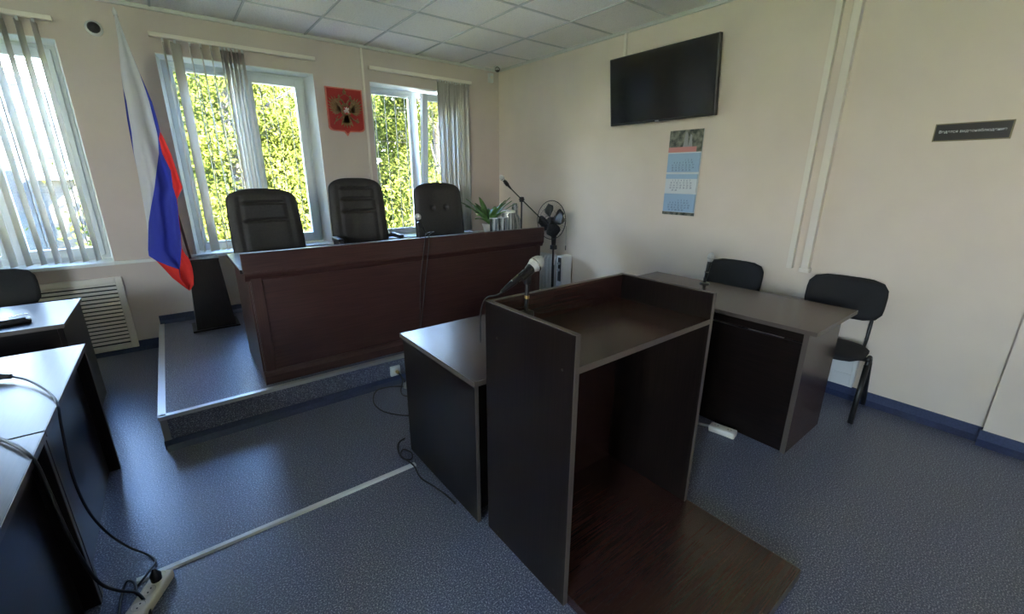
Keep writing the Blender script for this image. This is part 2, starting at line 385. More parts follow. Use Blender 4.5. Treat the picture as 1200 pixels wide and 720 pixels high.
for a, c_ in LEFT_FILL: fillwindow(i_, (XL-.08, (a+c_)/2, SZ0), pi/2, c_-a); i_ += 1
for a, c_ in REAR_FILL: fillwindow(i_, ((a+c_)/2, YB-.08, SZ0), pi, c_-a); i_ += 1

def scroll(cx, cz, s, fl, y):
    P = []
    for k in range(26):
        t_ = k/25*2.3*pi; rr = s*(1-.75*k/25)
        P.append((cx+fl*rr*cos(t_-pi/2)*.9, y, cz+rr*sin(t_-pi/2)+s*.2))
    return P
def grille(a, c_, label):
    r = thing('window_grille', label, 'window grille', ((a+c_)/2, .374, WZ0), group=None)
    hw = (c_-a)/2+.08; hh = WZ1-WZ0
    for k in range(7):
        z = .03+k*(hh-.06)/6; MB().box(-hw, hw, -.004, .004, z-.0035, z+.0035).build('crossbar', 'iron', r)
    n = 11
    for k in range(n+1):
        x = -hw+2*hw*k/n; MB().box(x-.004, x+.004, -.0045, .0045, 0, hh).build('bar', 'iron', r)
    for i in (0, 2, 4, 5):
        z = .03+(i+.5)*(hh-.06)/6
        for k in range(1, n, 3):
            x = -hw+2*hw*(k+.5)/n
            for f in (-1, 1): b = MB(); b.tube(scroll(x+f*.012, z-.06, .055, f, 0), .0028, 5); b.build('scroll', 'iron', r)
grille(*WINS[1], 'painted iron scroll grille outside the left window')
grille(*WINS[2], 'painted iron scroll grille outside the middle window beside the flag')
grille(*WINS[3], 'painted iron scroll grille outside the window nearest the corner')

def blind(a, c_, slats, label, raild):
    r = thing('vertical_blind', label, 'blind', ((a+c_)/2, -.055, 2.69), group=None); cx = (a+c_)/2
    b = MB(); b.box(a-cx-.02, c_-cx+.02, -.022, .022, .04, .075, .004); 
    for e in (a-cx+.1, c_-cx-.1): b.box(e-.015, e+.015, .02, .054, .045, .085, .003)
    b.build('headrail', 'cream', r)
    for (x, ang, wd, zb) in slats:
        b = MB(); n = 6; pts = []; top = .02; bot = zb-2.69
        for zz in (top, (top+bot)/2, bot):
            for k in range(n+1):
                u = (k/n-.5)*wd; v = .006*(1-(2*k/n-1)**2)
                pts.append((u*cos(ang)-v*sin(ang), u*sin(ang)+v*cos(ang), zz))
        m_ = n+1
        b.poly(pts, [(j*m_+k, j*m_+k+1, (j+1)*m_+k+1, (j+1)*m_+k) for j in range(2) for k in range(n)])
        so_ = b.build('slat', 'slat', r, smooth='all'); so_.location = (x-cx, 0, 0)
        sm = so_.modifiers.new('thick', 'SOLIDIFY'); sm.thickness = .0012
        MB().box(-.008, .008, -.008, .008, .012, .042).build('carrier', 'white', so_)
S1 = [(-5.52+.0, RD(72), .089, .88)]
S1 = [(x, RD(random.uniform(70, 82)), .089, .885) for x in [-4.39-.084*k for k in range(14)]]
blind(*WINS[1], S1, 'open vertical blind evenly spread across the left window', 0)
S2 = [(-3.62, RD(80), .089, .885), (-3.535, RD(30), .089, .885), (-3.43, RD(82), .089, .885), (-3.35, RD(78), .089, .885), (-3.275, RD(80), .089, .885), (-3.20, RD(75), .089, .885), (-3.17, RD(60), .089, .885), (-3.135, RD(70), .089, .885), (-3.10, RD(65), .089, .885), (-3.07, RD(72), .089, .885), (-3.03, RD(66), .089, .885)]
blind(*WINS[2], S2, 'vertical blind beside the flag, slats bunched at mid window', 0)
S3 = [(-.965+i*.036, RD([60, -35, 40, -60, 25, -30, 50, -20, 35, -55, 30, -25, 60][i]), .089, .88) for i in range(13)]
blind(*WINS[3], S3, 'vertical blind drawn right into a pile near the corner', 0)

# ------------------------------------------------------------------ fittings on the walls
b = MB(); b.box(-1.885, -1.86, -.018, 0, .86, H-.02, .003); tag(b.build('cable_trunking', 'cream'), 'thin cable trunking running down the wall right of the crest', 'cable trunking')
tag(MB().box(-.045, 0, -3.94, -3.90, .915, H-.02, .003).build('cable_trunking', 'cream'), 'left of two tall white trunkings on right wall', 'cable trunking')
b = MB(); b.box(-.055, 0, -4.055, -4.005, .93, H-.02, .003); b.box(-.06, 0, -4.065, -3.995, .90, .935, .004); tag(b.build('cable_trunking', 'cream'), 'right of two tall white trunkings on right wall, with end cap', 'cable trunking')
tag(MB().box(-.02, 0, -2.135, -2.105, 2.70, H-.02, .003).build('cable_trunking', 'cream'), 'short white trunking from ceiling down to the television', 'cable trunking')
r = thing('wall_duct_box', 'small white box low on the wall behind the right chair', 'duct box', (0, -4.25, .1))
MB().box(-.05, 0, -.24, .24, .0, .22, .005).build('body', 'white', r); MB().box(-.058, -.048, -.22, .22, .02, .10, .003).build('cover_plate', 'white', r); MB().box(-.058, -.048, -.22, .22, .12, .20, .003).build('cover_plate', 'white', r)
# louvred radiator screen
r = thing('radiator_screen', 'white louvred screen below the left window', 'radiator screen', (-4.94, 0, .04))
b = MB(); x0, x1 = -.66, .66; zt = .68
b.box(x0, x0+.05, -.03, 0, 0, zt, .004); b.box(x1-.05, x1, -.03, 0, 0, zt, .004); b.box(x0+.05, x1-.05, -.03, 0, 0, .05, .004); b.box(x0+.05, x1-.05, -.03, 0, zt-.05, zt, .004); b.build('frame', 'cream', r)
MB().box(x0+.04, x1-.04, -.004, 0, .04, zt-.04).build('gap_shade_sheet', 'black', r)  # black sheet puts the shade between the louvres into colour
z = .07
while z < zt-.07:
    b = MB(); b.prism([(-.028, z), (-.025, z-.001), (-.008, z+.020), (-.011, z+.021)], x0+.048, x1-.048, 'x'); b.build('louvre', 'cream', r); z += .036
# dome camera on window wall
r = thing('security_camera', 'round black-eyed camera on the wall left of the flag', 'camera', (-4.05, 0, 2.735))
b = MB(); b.lathe([(0, 0), (.056, 0), (.056, .02), (.045, .035), (.034, .038)], orient((0, 0, 0), (0, -1, 0))); b.build('housing', 'white', r, smooth=True)
b = MB(); b.lathe([(.042, .03), (.038, .05), (.025, .065), (0, .07)], orient((0, 0, 0), (0, -1, 0))); b.build('lens_dome', 'black', r, smooth=True)
r = thing('security_camera', 'small dome camera on the ceiling in the far corner', 'camera', (-.16, -.19, H))
MB().lathe([(0, -.0), (.05, -.0), (.05, -.03), (.03, -.045)][::-1]).build('housing', 'white', r, smooth=True)
MB().lathe([(0, 0), (.03, .012), (.034, .03), (.028, .045)], orient((-.01, -.02, -.03), (-.6, -.6, -.5))).build('lens_dome', 'black', r, smooth=True)
r = thing('motion_detector', 'small white motion detector high on wall by the corner', 'motion detector', (-.145, 0, 2.80))
MB().prism([(-.035, -.0), (.035, -.0), (.028, -.04), (-.028, -.04)], 0, .11, 'z').build('body', 'white', r)
MB().lathe([(0, 0), (.02, .003), (.022, .0), (.022, -.004)], orient((0, -.04, .06), (0, -1, 0))).build('sensor_lens', 'cream', r, smooth=True)

# crest
r = thing('wall_crest', 'red shield with golden double-headed eagle on window wall', 'wall crest', (-2.105, -.002, 2.29))
def shield(w_, t_, bt, tip):
    return [(-w_, t_), (w_, t_), (w_, bt+.03), (w_-.02, bt+.008), (w_-.05, bt), (.03, bt-.004), (0, tip), (-.03, bt-.004), (-w_+.05, bt), (-w_+.02, bt+.008), (-w_, bt+.03)]
MB().prism(shield(.196, .225, -.215, -.262), -.018, 0, 'y').build('rim', 'redrim', r)
MB().prism(shield(.183, .212, -.203, -.235), -.024, -.012, 'y').build('shield', 'red', r)
g = MB()
ES = 1.22
def blade(p0, p1, w0, w1, y0=-.023, y1=-.034):
    p0 = (p0[0]*ES, p0[1]*ES); p1 = (p1[0]*ES, p1[1]*ES); w0 *= ES*1.45; w1 *= ES*1.35
    p0 = Vector((p0[0], 0, p0[1])); p1 = Vector((p1[0], 0, p1[1])); d = (p1-p0).normalized(); n_ = Vector((-d.z, 0, d.x)); c0 = p0; m_ = p0*.45+p1*.55
    prof = [c0+n_*w0, m_+n_*(w0+w1)*.55, p1, m_-n_*(w0+w1)*.55, c0-n_*w0]
    g.prism([(q.x, q.z) for q in prof], y1, y0, 'y')
def etube(P, r_, n_): g.tube([(p[0]*ES, p[1], p[2]*ES) for p in P], r_, n_)
def disc(cx, cz, rr, y0=-.023, y1=-.036, n=12, sx=1, sz=1): g.prism([(ES*(cx+rr*sx*cos(2*pi*k/n)), ES*(cz+rr*sz*sin(2*pi*k/n))) for k in range(n)], y1, y0, 'y')
for f in (-1, 1):
    for k, (an, ln) in enumerate([(78, .09), (66, .115), (54, .13), (42, .135), (30, .13), (17, .12), (4, .11), (-10, .10), (-24, .088), (-38, .075)]):
        a_ = RD(an); blade((f*.045, .0), (f*(.045+ln*cos(a_)*.98), .005+ln*sin(a_)), .008, .007, -.023, -.031-.001*(k % 2))
    etube([(f*.03, -.03, .01), (f*.055, -.033, .05), (f*.085, -.033, .065)], [.016, .013, .008], 8)
    etube(smoothpath([(f*.012, -.033, .03), (f*.02, -.035, .065), (f*.04, -.035, .085), (f*.055, -.035, .083)]), .010, 8)
    disc(f*.054, .086, .013); blade((f*.062, .088), (f*.086, .078), .005, .002)
    disc(f*.05, .108, .011, sz=.7); blade((f*.05, .11), (f*.05, .128), .004, .003)
    etube([(f*.03, -.03, -.05), (f*.06, -.032, -.075), (f*.085, -.032, -.085)], [.010, .007, .006], 6)
    for q in (-1, 0, 1): blade((f*.08, -.083), (f*(.10), -.085+q*.016), .004, .002)
    etube(smoothpath([(f*.05, -.032, .11), (f*.02, -.033, .125), (0, -.033, .14)]), .003, 5)
disc(0, .148, .015); blade((0, .16), (0, .182), .005, .003); disc(0, 0.0, .045, sz=1.35, y1=-.034)
for an in (-60, -75, -90, -105, -120): a_ = RD(an); blade((0, -.045), (.105*cos(a_), -.03+.115*sin(a_)), .010, .009)
etube([(-.115, -.034, -.12), (-.075, -.034, -.05)], .004, 6); disc(.098, -.088, .013); blade((.098, -.076), (.098, -.06), .003, .003)
eg = g.build('double_headed_eagle', 'gold', r, smooth=False)
g = MB(); g.prism([(-.03, .035), (.03, .035), (.03, -.022), (0, -.042), (-.03, -.022)], -.040, -.034, 'y'); g.build('breast_shield', 'red', r)
g = MB(); blade((-.02, -.012), (.022, .006), .008, .006, -.040, -.045); blade((.002, .0), (.004, .028), .006, .004, -.040, -.045); blade((.012, .004), (.024, .024), .004, .003, -.040, -.045)
for q in (-.014, -.004, .010, .018): blade((q, -.004), (q+.003, -.024), .003, .002, -.040, -.045)
blade((-.016, .022), (.018, -.022), .0015, .001, -.045, -.047); g.build('horseman', 'silver', r)

# television
r = thing('television', 'black flat television mounted high on the right wall', 'television', (-.096, -2.61, 2.40))
tv = D.objects.new('bezel', None)
Mt = Matrix.Rotation(RD(-7), 4, 'Y')
b = MB(); b.box(-.02, .025, -.555, .555, -.302, .305, .005, mat=Mt); b.box(.02, .04, -.35, .35, -.18, .12, .005, mat=Mt); b.build('casing', 'black', r)
MB().box(-.0225, -.0195, -.541, .541, -.282, .295, mat=Mt).build('screen', 'screen', r)
b = MB(); b.box(-.025, -.018, -.02, .02, -.299, -.290, mat=Mt); b.build('logo_plate', 'chrome', r)
b = MB(); b.box(.03, .085, -.12, .12, -.12, .12, .004); b.box(.08, .09, -.16, .16, -.15, .15, .003); b.build('wall_bracket', 'black', r)

# calendar
r = thing('wall_calendar', 'three-part wall calendar hanging under the television', 'calendar', (-.004, -2.885, 2.01))
cyw = .165
MB().box(-.004, .002, -cyw, cyw, -.755, 0).build('backing_board', 'paper', r)
b = MB(); b.box(-.008, -.004, -cyw, cyw, -.19, 0); b.build('picture', 'duskgreen', r)
b = MB(); b.box(-.0095, -.008, -cyw+.05, cyw-.09+.09, -.19, -.145); b.mi = 1
b.prism([(-.03, -.145), (-.02, -.04), (-.01, -.02), (0, -.02), (.01, -.04), (.02, -.145)], -.0105, -.0085, 'x'); b.prism([(-.07, -.145), (-.06, -.05), (-.045, -.04), (-.03, -.145)], -.0105, -.0085, 'x')
b.build('pictured_monument', ['pinkish', 'grey'], r)
def facing_wall(y_, z_, x_=-.012): return Matrix(((0, 0, -1, x_), (-1, 0, 0, y_), (0, 1, 0, z_), (0, 0, 0, 1)))
for k, (z1, mat_, start) in enumerate([(-.20, 'sky_blue', 4), (-.38, 'paper', 0), (-.56, 'sky_blue', 3)]):
    pd = MB().box(-.014, -.004, -cyw+.005, cyw-.005, z1-.165, z1, .001).build('month_pad', mat_, r)
    MB().box(-.0148, -.0138, -cyw+.005, cyw-.005, z1-.045, z1-.003).build('month_header', 'sky_blue', pd)
    rows_ = []; dd = 1
    for w_ in range(5):
        row = []
        for q in range(7):
            if (w_ == 0 and q < start) or dd > 30: row.append('  ')
            else: row.append('%2d' % dd); dd += 1
        rows_.append(row)
    for w_ in range(5):
        for q in range(7):
            pass
    b = MB()
    txt = '\n'.join('  '.join(x_ for x_ in row) for row in rows_)
    text_mesh('dates', txt, .022, 'ink', pd, facing_wall(0, z1-.104, -.0145), align='CENTER', extrude=.0003)
MB().box(-.012, -.004, -cyw, cyw, -.755, -.728).build('footer_strip', 'duskgreen', r)

# wall sign
r = thing('wall_sign', 'small black sign plate with pale lettering on right wall', 'sign', (0, -4.726, 1.866))
b = MB(); b.box(-.006, 0, -.165, .165, -.051, .051, .001); b.build('border', 'signgold', r)
MB().box(-.008, -.004, -.159, .159, -.045, .045).build('plate', 'signblack', r)
text_mesh('lettering', 'Ведется видеонаблюдение', .0215, 'silver', r, facing_wall(0, .003, -.0085), extrude=.0004)

# ------------------------------------------------------------------ podium
r = thing('podium', 'low stage with blue-grey linoleum top under the judges bench', 'podium', (-2.42, -1.075, 0))
PX0, PX1, PY0, PZ = -1.67, 1.67, -1.075, .22
MB().box(PX0, PX1, PY0, 1.07, 0, PZ-.003).build('platform', 'floor', r)
b = MB(); b.box(PX0-.004, PX1, PY0-.006, PY0+.03, PZ-.003, PZ+.003, .001); b.box(PX0-.006, PX0+.03, PY0, 1.07, PZ-.003, PZ+.003, .001); b.box(PX0-.006, PX1, PY0-.008, PY0-.002, PZ-.022, PZ+.002, .001); b.box(PX0-.010, PX0-.002, PY0, 1.07, PZ-.022, PZ+.002, .001)
b.build('nosing_strip', 'alu', r, label='bright metal nosing strip')
b = MB(); b.prism([(PY0, 0), (PY0-.04, 0), (PY0-.008, .025), (PY0-.006, .06), (PY0, .06)], PX0, PX1, 'x'); b.box(PX0-.008, PX0, PY0-.006, 1.07, 0, .06); b.build('skirting', 'blue_lino', r)
b = MB(); b.box(PX0-.004, PX0+.03, PY0-.005, PY0+.02, .01, PZ-.02, .002); b.build('corner_cover', 'grey', r)

# ------------------------------------------------------------------ judges bench
r = thing('judges_bench', 'long red-brown judges bench with raised front parapet on the podium', 'bench', (-2.255, -1.69, .223))
X0, X1, Z0 = -1.275, 1.275, 0
b = MB(); b.box(X0+.03, X1-.03, -.36, -.33, 0, .80, .002); b.build('front_panel', 'bx', r)
for sx_ in (-1, 1): MB().box(*sorted((sx_*1.255, sx_*1.225)), -.34, .36, 0, .775, .002).build('side_panel', 'bz', r)
MB().box(X0-.012, X1+.012, -.345, .42, .775, .800, .003).build('worktop', 'wx', r)
MB().box(X0, X1, -.385, -.350, .785, .905, .003).build('parapet', 'bx', r)
b = MB(); pr = [(-.36+.0, .765), (-.385, .785), (-.380, .775), (-.372, .755), (-.366, .735), (-.362, .715), (-.355, .715), (-.355, .785)]
pr = [(-.385, .787), (-.388, .770), (-.380, .752), (-.372, .745), (-.368, .725), (-.358, .722), (-.355, .787)]
b.prism(pr, X0+.005, X1-.005, 'x'); b.build('moulding', 'bx', r, smooth=True)
for xa in (X0+.035, X1-.10): MB().box(xa, xa+.065, -.372, -.355, .09, .74, .003).build('stile', 'bz', r)
b = MB(); b.prism([(-.355, 0), (-.388, 0), (-.385, .055), (-.372, .075), (-.368, .09), (-.355, .09)], X0+.02, X1-.02, 'x'); b.build('plinth', 'bx', r)
b = MB(); b.box(X0+.0, X1-.0, -.3855, -.3495, .905, .909, .001); b.build('parapet_edge_band', 'edge', r)
for xx in (-.42, .42): MB().box(xx-.012, xx+.012, -.33, .3, 0, .775).build('divider', 'bz', r)

# ------------------------------------------------------------------ judges' chairs
def exec_back(w_, h_, creases, buttons):
    b = MB(); nu, nv = 32, 110; P = []
    for side in (0, 1):
        for j in range(nv+1):
            v = j/nv; z = h_*v
            taper = 1-.07*max(0, (v-.45)/.55)**1.5-.06*max(0, (.3-v)/.3)
            wv = w_/2*taper
            # rounded top
            tp = max(0, (v-.86)/.14); wv *= 1-.24*tp**3.5
            for i in range(nu+1):
                u = 2*i/nu-1; x = u*wv
                zz = z-(.025*abs(u)**3)*(v**6)
                th = .055*(1-abs(u)**5*.85)*(1-.75*tp**3)*(1-.6*max(0, (.06-v)/.06))
                cv = -.035*u*u   # wraps forward at the sides
                lean = .10*v+.0*(v**2)
                if side == 0:
                    yy = -th+cv
                    for c_ in creases: yy += .034*math.exp(-((v-c_)/.012)**2)*max(0, 1-(abs(u)/.60)**8)
                    if creases: yy += .012*math.exp(-((abs(u)-.66)/.05)**2)*(1 if .05 < v < .93 else 0)
                    for (bu, bv) in buttons: yy += .035*math.exp(-(((u-bu)/.05)**2+((v-bv)/.025)**2))
                else: yy = th*.55+cv
                P.append((x, yy+lean, zz))
    W = nu+1; N = W*(nv+1); Fc = []
    for j in range(nv):
        for i in range(nu):
            a_ = j*W+i; Fc += [(a_, a_+1, a_+W+1, a_+W), (N+a_, N+a_+W, N+a_+W+1, N+a_+1)]
    for j in range(nv): Fc += [(j*W, (j+1)*W, N+(j+1)*W, N+j*W), (j*W+nu, N+j*W+nu, N+(j+1)*W+nu, (j+1)*W+nu)]
    for i in range(nu): Fc += [(i, N+i, N+i+1, i+1), (nv*W+i, nv*W+i+1, N+nv*W+i+1, N+nv*W+i)]
    b.poly(P, Fc); return b
def exec_chair(label, loc, rz, w_, ztop, creases, buttons, armz):
    r = thing('office_chair', label, 'chair', loc, rz)
    bb = exec_back(w_, ztop-.42, creases, buttons).build('backrest', 'leather', r, smooth='all'); bb.location = (0, .20, .42)
    b = MB(); b.box(-w_/2+.04, w_/2-.04, -.30, .22, .38, .48, .035); b.build('seat', 'leather', r, smooth='all')
    for f in (-1, 1):
        b = MB(); xx = f*(w_/2+.0)
        b.tube(smoothpath([(xx*.8, -.05, .40), (xx*1.02, -.12, .42), (xx*1.04, -.20, armz-.08), (xx*1.04, -.17, armz-.01), (xx*1.04, 0, armz), (xx*1.03, .14, armz-.01), (xx*.98, .22, armz-.02)]), .016, 8)
        am = b.build('armrest', 'black', r, smooth='all')
        MB().box(*sorted((xx*1.04-.025, xx*1.04+.025)), -.16, .10, armz+.002, armz+.026, .008).build('arm_pad', 'black', am)
    MB().lathe([(0, .10), (.028, .10), (.028, .24), (.018, .24), (.018, .38), (.06, .38), (.06, .39), (0, .39)]).build('gas_column', 'black', r, smooth=True)
    for k in range(5):
        a_ = 2*pi*k/5+.3; b = MB(); b.tube([(.02*cos(a_), .02*sin(a_), .115), (.29*cos(a_), .29*sin(a_), .075)], [.026, .016], 8); lg = b.build('leg', 'black', r, smooth=True)
        d_ = Vector((cos(a_), sin(a_), 0)); n_ = Vector((-d_.y, d_.x, 0)); b = MB()
        b.lathe([(0, -.022), (.026, -.022), (.026, .022), (0, .022)], orient(d_*.285+Vector((0, 0, .0265)), n_), 14); b.tube([d_*.285+Vector((0, 0, .026)), d_*.285+Vector((0, 0, .08))], .008, 6)
        b.build('caster', 'black', lg, smooth=True)
    return r
PT = .223
exec_chair('grey high-back judges chair nearest the flag', (-3.145, -1.02, PT), RD(4), .59, 1.27, (.68, .86), (), .72)
exec_chair('grey ribbed judges chair in the middle, under the crest', (-2.345, -1.02, PT), RD(-3), .55, 1.36, (.665, .79, .90), (), .80)
exec_chair('grey judges chair with two dimples, nearest the far corner', (-1.45, -1.02, PT), RD(-6), .58, 1.31, (), ((-.28, .70), (.28, .70)), .70)

# ------------------------------------------------------------------ visitor chairs
def visitor_chair(label, loc, rz):
    r = thing('visitor_chair', label, 'chair', loc, rz)      # faces -Y
    def pad(w_, h_, th, bend, cr_=2.8):
        b = MB(); n = 24; k = 8; P = []; Fc = []
        for side in (0, 1):
            for j in range(k+1):
                rr = j/k
                for i in range(n):
                    a_ = 2*pi*i/n; c_, s_ = cos(a_), sin(a_); q = (abs(c_)**cr_+abs(s_)**cr_)**(-1/cr_)
                    u, v = c_*q*rr, s_*q*rr; t_ = th*(1-rr**5)**.5 if rr < 1 else 0
                    P.append((u*w_/2, (t_ if side else -t_)-bend*u*u, v*h_/2))
        o_ = n*(k+1)
        for side in (0, 1):
            for j in range(k):
                for i in range(n):
                    a_ = side*o_+j*n+i; b2 = side*o_+j*n+(i+1) % n; Fc.append((a_, b2, b2+n, a_+n))
        for i in range(n): Fc.append((k*n+i, k*n+(i+1) % n, o_+k*n+(i+1) % n, o_+k*n+i))
        b.poly(P, Fc); bmesh.ops.remove_doubles(b.b, verts=b.b.verts[:], dist=1e-5); return b
    bk = pad(.475, .30, .022, .055, 4.2).build('backrest', 'fabric', r, smooth='all'); bk.location = (0, .225, .775); bk.rotation_euler = (RD(-8), 0, 0)
    st = pad(.46, .43, .028, 0, 3.6).build('seat', 'fabric', r, smooth='all'); st.location = (0, -.02, .455); st.rotation_euler = (RD(90), 0, 0)
    for f in (-1, 1):
        b = MB(); x_ = f*.245
        b.tube([(x_, -.15, .0), (x_, -.06, .40)], .016, 10); b.tube(smoothpath([(x_, -.06, .40), (x_, -.055, .43), (x_, -.06, .445), (x_*.8, -.05, .43)], 4), .0145, 10)
        b.build('leg', 'steel_black', r, smooth='all')
        b = MB(); b.tube([(x_, .24, .0), (x_, .02, .40)], .016, 10); b.tube(smoothpath([(x_, .02, .40), (x_, .00, .435), (x_, -.03, .45), (x_, -.07, .445)], 4), .0145, 10)
        b.build('leg', 'steel_black', r, smooth='all')
        b = MB(); b.tube(smoothpath([(x_*.72, -.05, .425), (x_*.72, .12, .425), (x_*.72, .20, .47), (x_*.72, .235, .60), (x_*.72, .24, .72)]), .011, 8); b.build('back_support', 'steel_black', r, smooth='all')
    b = MB(); b.tube([(-.245, -.05, .43), (.245, -.05, .43)], .011, 8); b.build('seat_rail', 'steel_black', r, smooth=True)
    return r
v0 = visitor_chair('black visitor chair beside the near end of the right desk', (-.29, -4.345, 0), RD(-90)+RD(4))
dup(v0, (-.31, -3.545, 0), RD(-90), 'black visitor chair behind the right desk with only its back showing')
dup(v0, (-4.95, -.62, 0), RD(3), 'black visitor chair behind the left tables, below the left window')

# ------------------------------------------------------------------ desks
def desk(label, loc, x0, x1, y0, y1, zt, grain, front, over=.0, inset=.05, th=.025, panels='x'):
    """end panels at the ends of the long axis; front = (axis, value) of modesty panel, in world"""
    r = thing('desk', label, 'desk', loc)
    lx, ly, _ = loc
    MB().box(x0-lx, x1-lx, y0-ly, y1-ly, zt-th, zt, .002).build('desk_top', 'w'+grain, r)
    return r
# table left of / behind the lectern
r = thing('desk', 'dark desk standing directly behind the lectern, facing the podium', 'desk', (-2.1, -3.42, 0))
MB().box(-.82, .82, -.375, .395, .725, .75, .002).build('desk_top', 'tx', r)
MB().box(-.815, -.797, -.37, .37, 0, .725, .002).build('side_panel', 'wz', r); MB().box(.79, .815, -.37, .37, 0, .725, .002).build('side_panel', 'wz', r)
MB().box(-.797, .79, -.30, -.282, .0, .725, .001).build('modesty_panel', 'wx', r)
b = MB(); b.box(-.8215, -.8195, -.375, .395, .725, .75); b.box(-.82, .82, -.3765, -.3745, .725, .75); b.box(-.816, -.797, -.3715, -.3695, 0, .725); b.build('edge_band', 'edge', r)
# right desk
r = thing('desk', 'dark desk at right in front of two visitor chairs', 'desk', (-.815, -3.765, 0))
MB().box(-.345, .345, -.74, .735, .765, .79, .002).build('desk_top', 'ty', r)
MB().box(-.340, .20, -.705, -.68, 0, .765, .002).build('side_panel', 'tz', r); MB().box(-.340, .20, .68, .705, 0, .765, .002).build('side_panel', 'tz', r)
MB().box(-.325, -.307, -.68, .68, .0, .70, .001).build('modesty_panel', 'wy', r)
MB().box(-.29, -.27, -.68, .68, .70, .765, .001).build('rail', 'wy', r)
b = MB(); b.box(-.3465, -.3445, -.74, .735, .765, .79); b.box(-.345, .345, -.7415, -.7395, .765, .79); b.box(-.3418, -.3398, -.706, -.679, 0, .765); b.build('edge_band', 'edge', r)
# left front run: two desks end to end
def left_desk(label, y0, y1):
    r = thing('desk', label, 'desk', (-4.69, (y0+y1)/2, 0)); h = (y1-y0)/2
    MB().box(-.39, .39, -h, h, .73, .755, .002).build('desk_top', 'wy', r)
    for f in (-1, 1): MB().box(-.36, .385, *sorted((f*h, f*(h-.025))), 0, .73, .002).build('side_panel', 'wz', r)
    MB().box(.32, .338, -h+.025, h-.025, 0.0, .73, .001).build('modesty_panel', 'wy', r)
    b = MB(); b.box(.3895, .3915, -h, h, .73, .755); b.box(.3845, .3865, -h, -h+.025, 0, .73); b.box(.3845, .3865, h-.025, h, 0, .73); b.box(-.39, .39, h-.0005, h+.0015, .73, .755); b.build('edge_band', 'edge', r)
left_desk('front left dark desk carrying the microphone cables, nearer the podium', -3.205, -2.19)
left_desk('front left dark desk cut off by the lower left corner of view', -4.40, -3.215)
# back-left desk
r = thing('desk', 'dark desk at far left below the left window, small black case on top', 'desk', (-5.2, -1.30, 0))
MB().box(-.75, .755, -.36, .36, .725, .75, .002).build('desk_top', 'wx', r)
for f in (-1, 1): MB().box(*sorted((f*.745, f*.72)), -.35, .35, 0, .725, .002).build('side_panel', 'wz', r)
MB().box(-.72, .72, -.29, -.272, .0, .725, .001).build('modesty_panel', 'wx', r)
b = MB(); b.box(-.75, .755, -.3615, -.3595, .725, .75); b.box(.7545, .7565, -.36, .36, .725, .75); b.build('edge_band', 'edge', r)
r = thing('spectacle_case', 'small black rounded case lying on the far left desk', 'case', (-4.75, -1.50, .75), RD(10))
MB().box(-.15, .15, -.045, .045, 0.001, .028, .012).build('body', 'black', r, smooth='all'); MB().box(-.10, .13, -.03, .03, .026, .036, .004).build('lid', 'black', r)
MB().tube([(.06, .02, .04), (.14, .03, .043)], .003, 6).build('clasp', 'chrome', r)

# ------------------------------------------------------------------ lectern
r = thing('lectern', 'tall dark open-backed lectern with foot platform in the foreground', 'lectern', (-2.45, -4.09, 0))
LX0, LX1, LY0, LY1, LZ = -.438, .425, -.255, .25, 1.122
MB().box(LX0, LX0+.022, LY0, LY1, 0, LZ, .0015).build('side_panel', 'wz', r)
MB().box(LX1-.022, LX1, LY0, LY1, 0, LZ, .0015).build('side_panel', 'wz', r)
MB().box(LX0+.022, LX1-.022, LY1-.022, LY1, 0, LZ-.002, .001).build('rear_panel', 'tx', r)
b = MB(); b.prism([(LY0+.002, .983), (LY1-.022, .973), (LY1-.022, .993), (LY0+.002, 1.005)], LX0+.022, LX1-.022, 'x'); b.build('reading_shelf', 'tx', r)
MB().box(LX0+.022, LX1, -.77, LY1-.022, .0, .045, .0015).build('foot_platform', 'tx', r)
b = MB()
for xa in (LX0, LX1-.022): b.box(xa, xa+.022, LY0-.0015, LY0+.0005, 0.0, LZ); b.box(xa, xa+.022, LY0, LY1, LZ-.0005, LZ+.0012)
b.box(LX0+.022, LX1-.022, LY1-.022, LY1, LZ-.002, LZ); b.box(LX0+.022, LX1-.022, LY0-.0005, LY0+.0025, .984, 1.006)
b.box(LX1-.0005, LX1+.0015, -.77, LY1, .02, .0465); b.box(LX0+.022, LX1, -.7715, -.769, 0, .0465)
b.build('edge_band', 'edge', r)
for (yy, zz) in ((.17, .985), (-.20, .985), (.17, .03), (-.20, .03)): MB().lathe([(0, .0012), (.005, .001), (.005, 0)], orient((LX0, yy, zz), (-1, 0, 0)), 12).build('screw_cap', 'dull', r)

# ------------------------------------------------------------------ microphones
def mic(parent, p_tail, p_head, s=1.0, headmat='chrome'):
    a, b2 = Vector(p_tail), Vector(p_head); d = (b2-a).normalized(); L = (b2-a).length; m_ = orient(a, d)
    MB().lathe([(0, 0), (.010*s, 0), (.011*s, .01), (.011*s, L*.12), (.013*s, L*.15), (.017*s, L*.66), (.018*s, L*.70), (0, L*.70)], m_, 18).build('body', 'black', parent, smooth=True)
    MB().lathe([(0, L*.69), (.018*s, L*.69), (.024*s, L*.76), (.0265*s, L*.80)] + [(.0265*s*cos(t_), L*.84+(L*.16)*sin(t_)) for t_ in [k*pi/2/7 for k in range(8)]], m_, 20).build('grille_head', headmat, parent, smooth=True)
    MB().lathe([(.0275*s, L*.785), (.0275*s, L*.81)][::1], m_, 20).build('collar_ring', 'chrome', parent, smooth=True)
M['mesh_head'] = noisy('woven_metal_grille', (.48, .47, .44), (.68, .66, .62), 700, rough=.45, bump=.6, bscale=700, metal=.15)
r = thing('microphone', 'silver-headed microphone on short stand on the lectern', 'microphone', (-2.76, -3.945, .995))
a_, b_ = Vector((-.125, 0, .183)), Vector((.085, .0, .291)); mm = orient(a_, b_-a_); L_ = (b_-a_).length
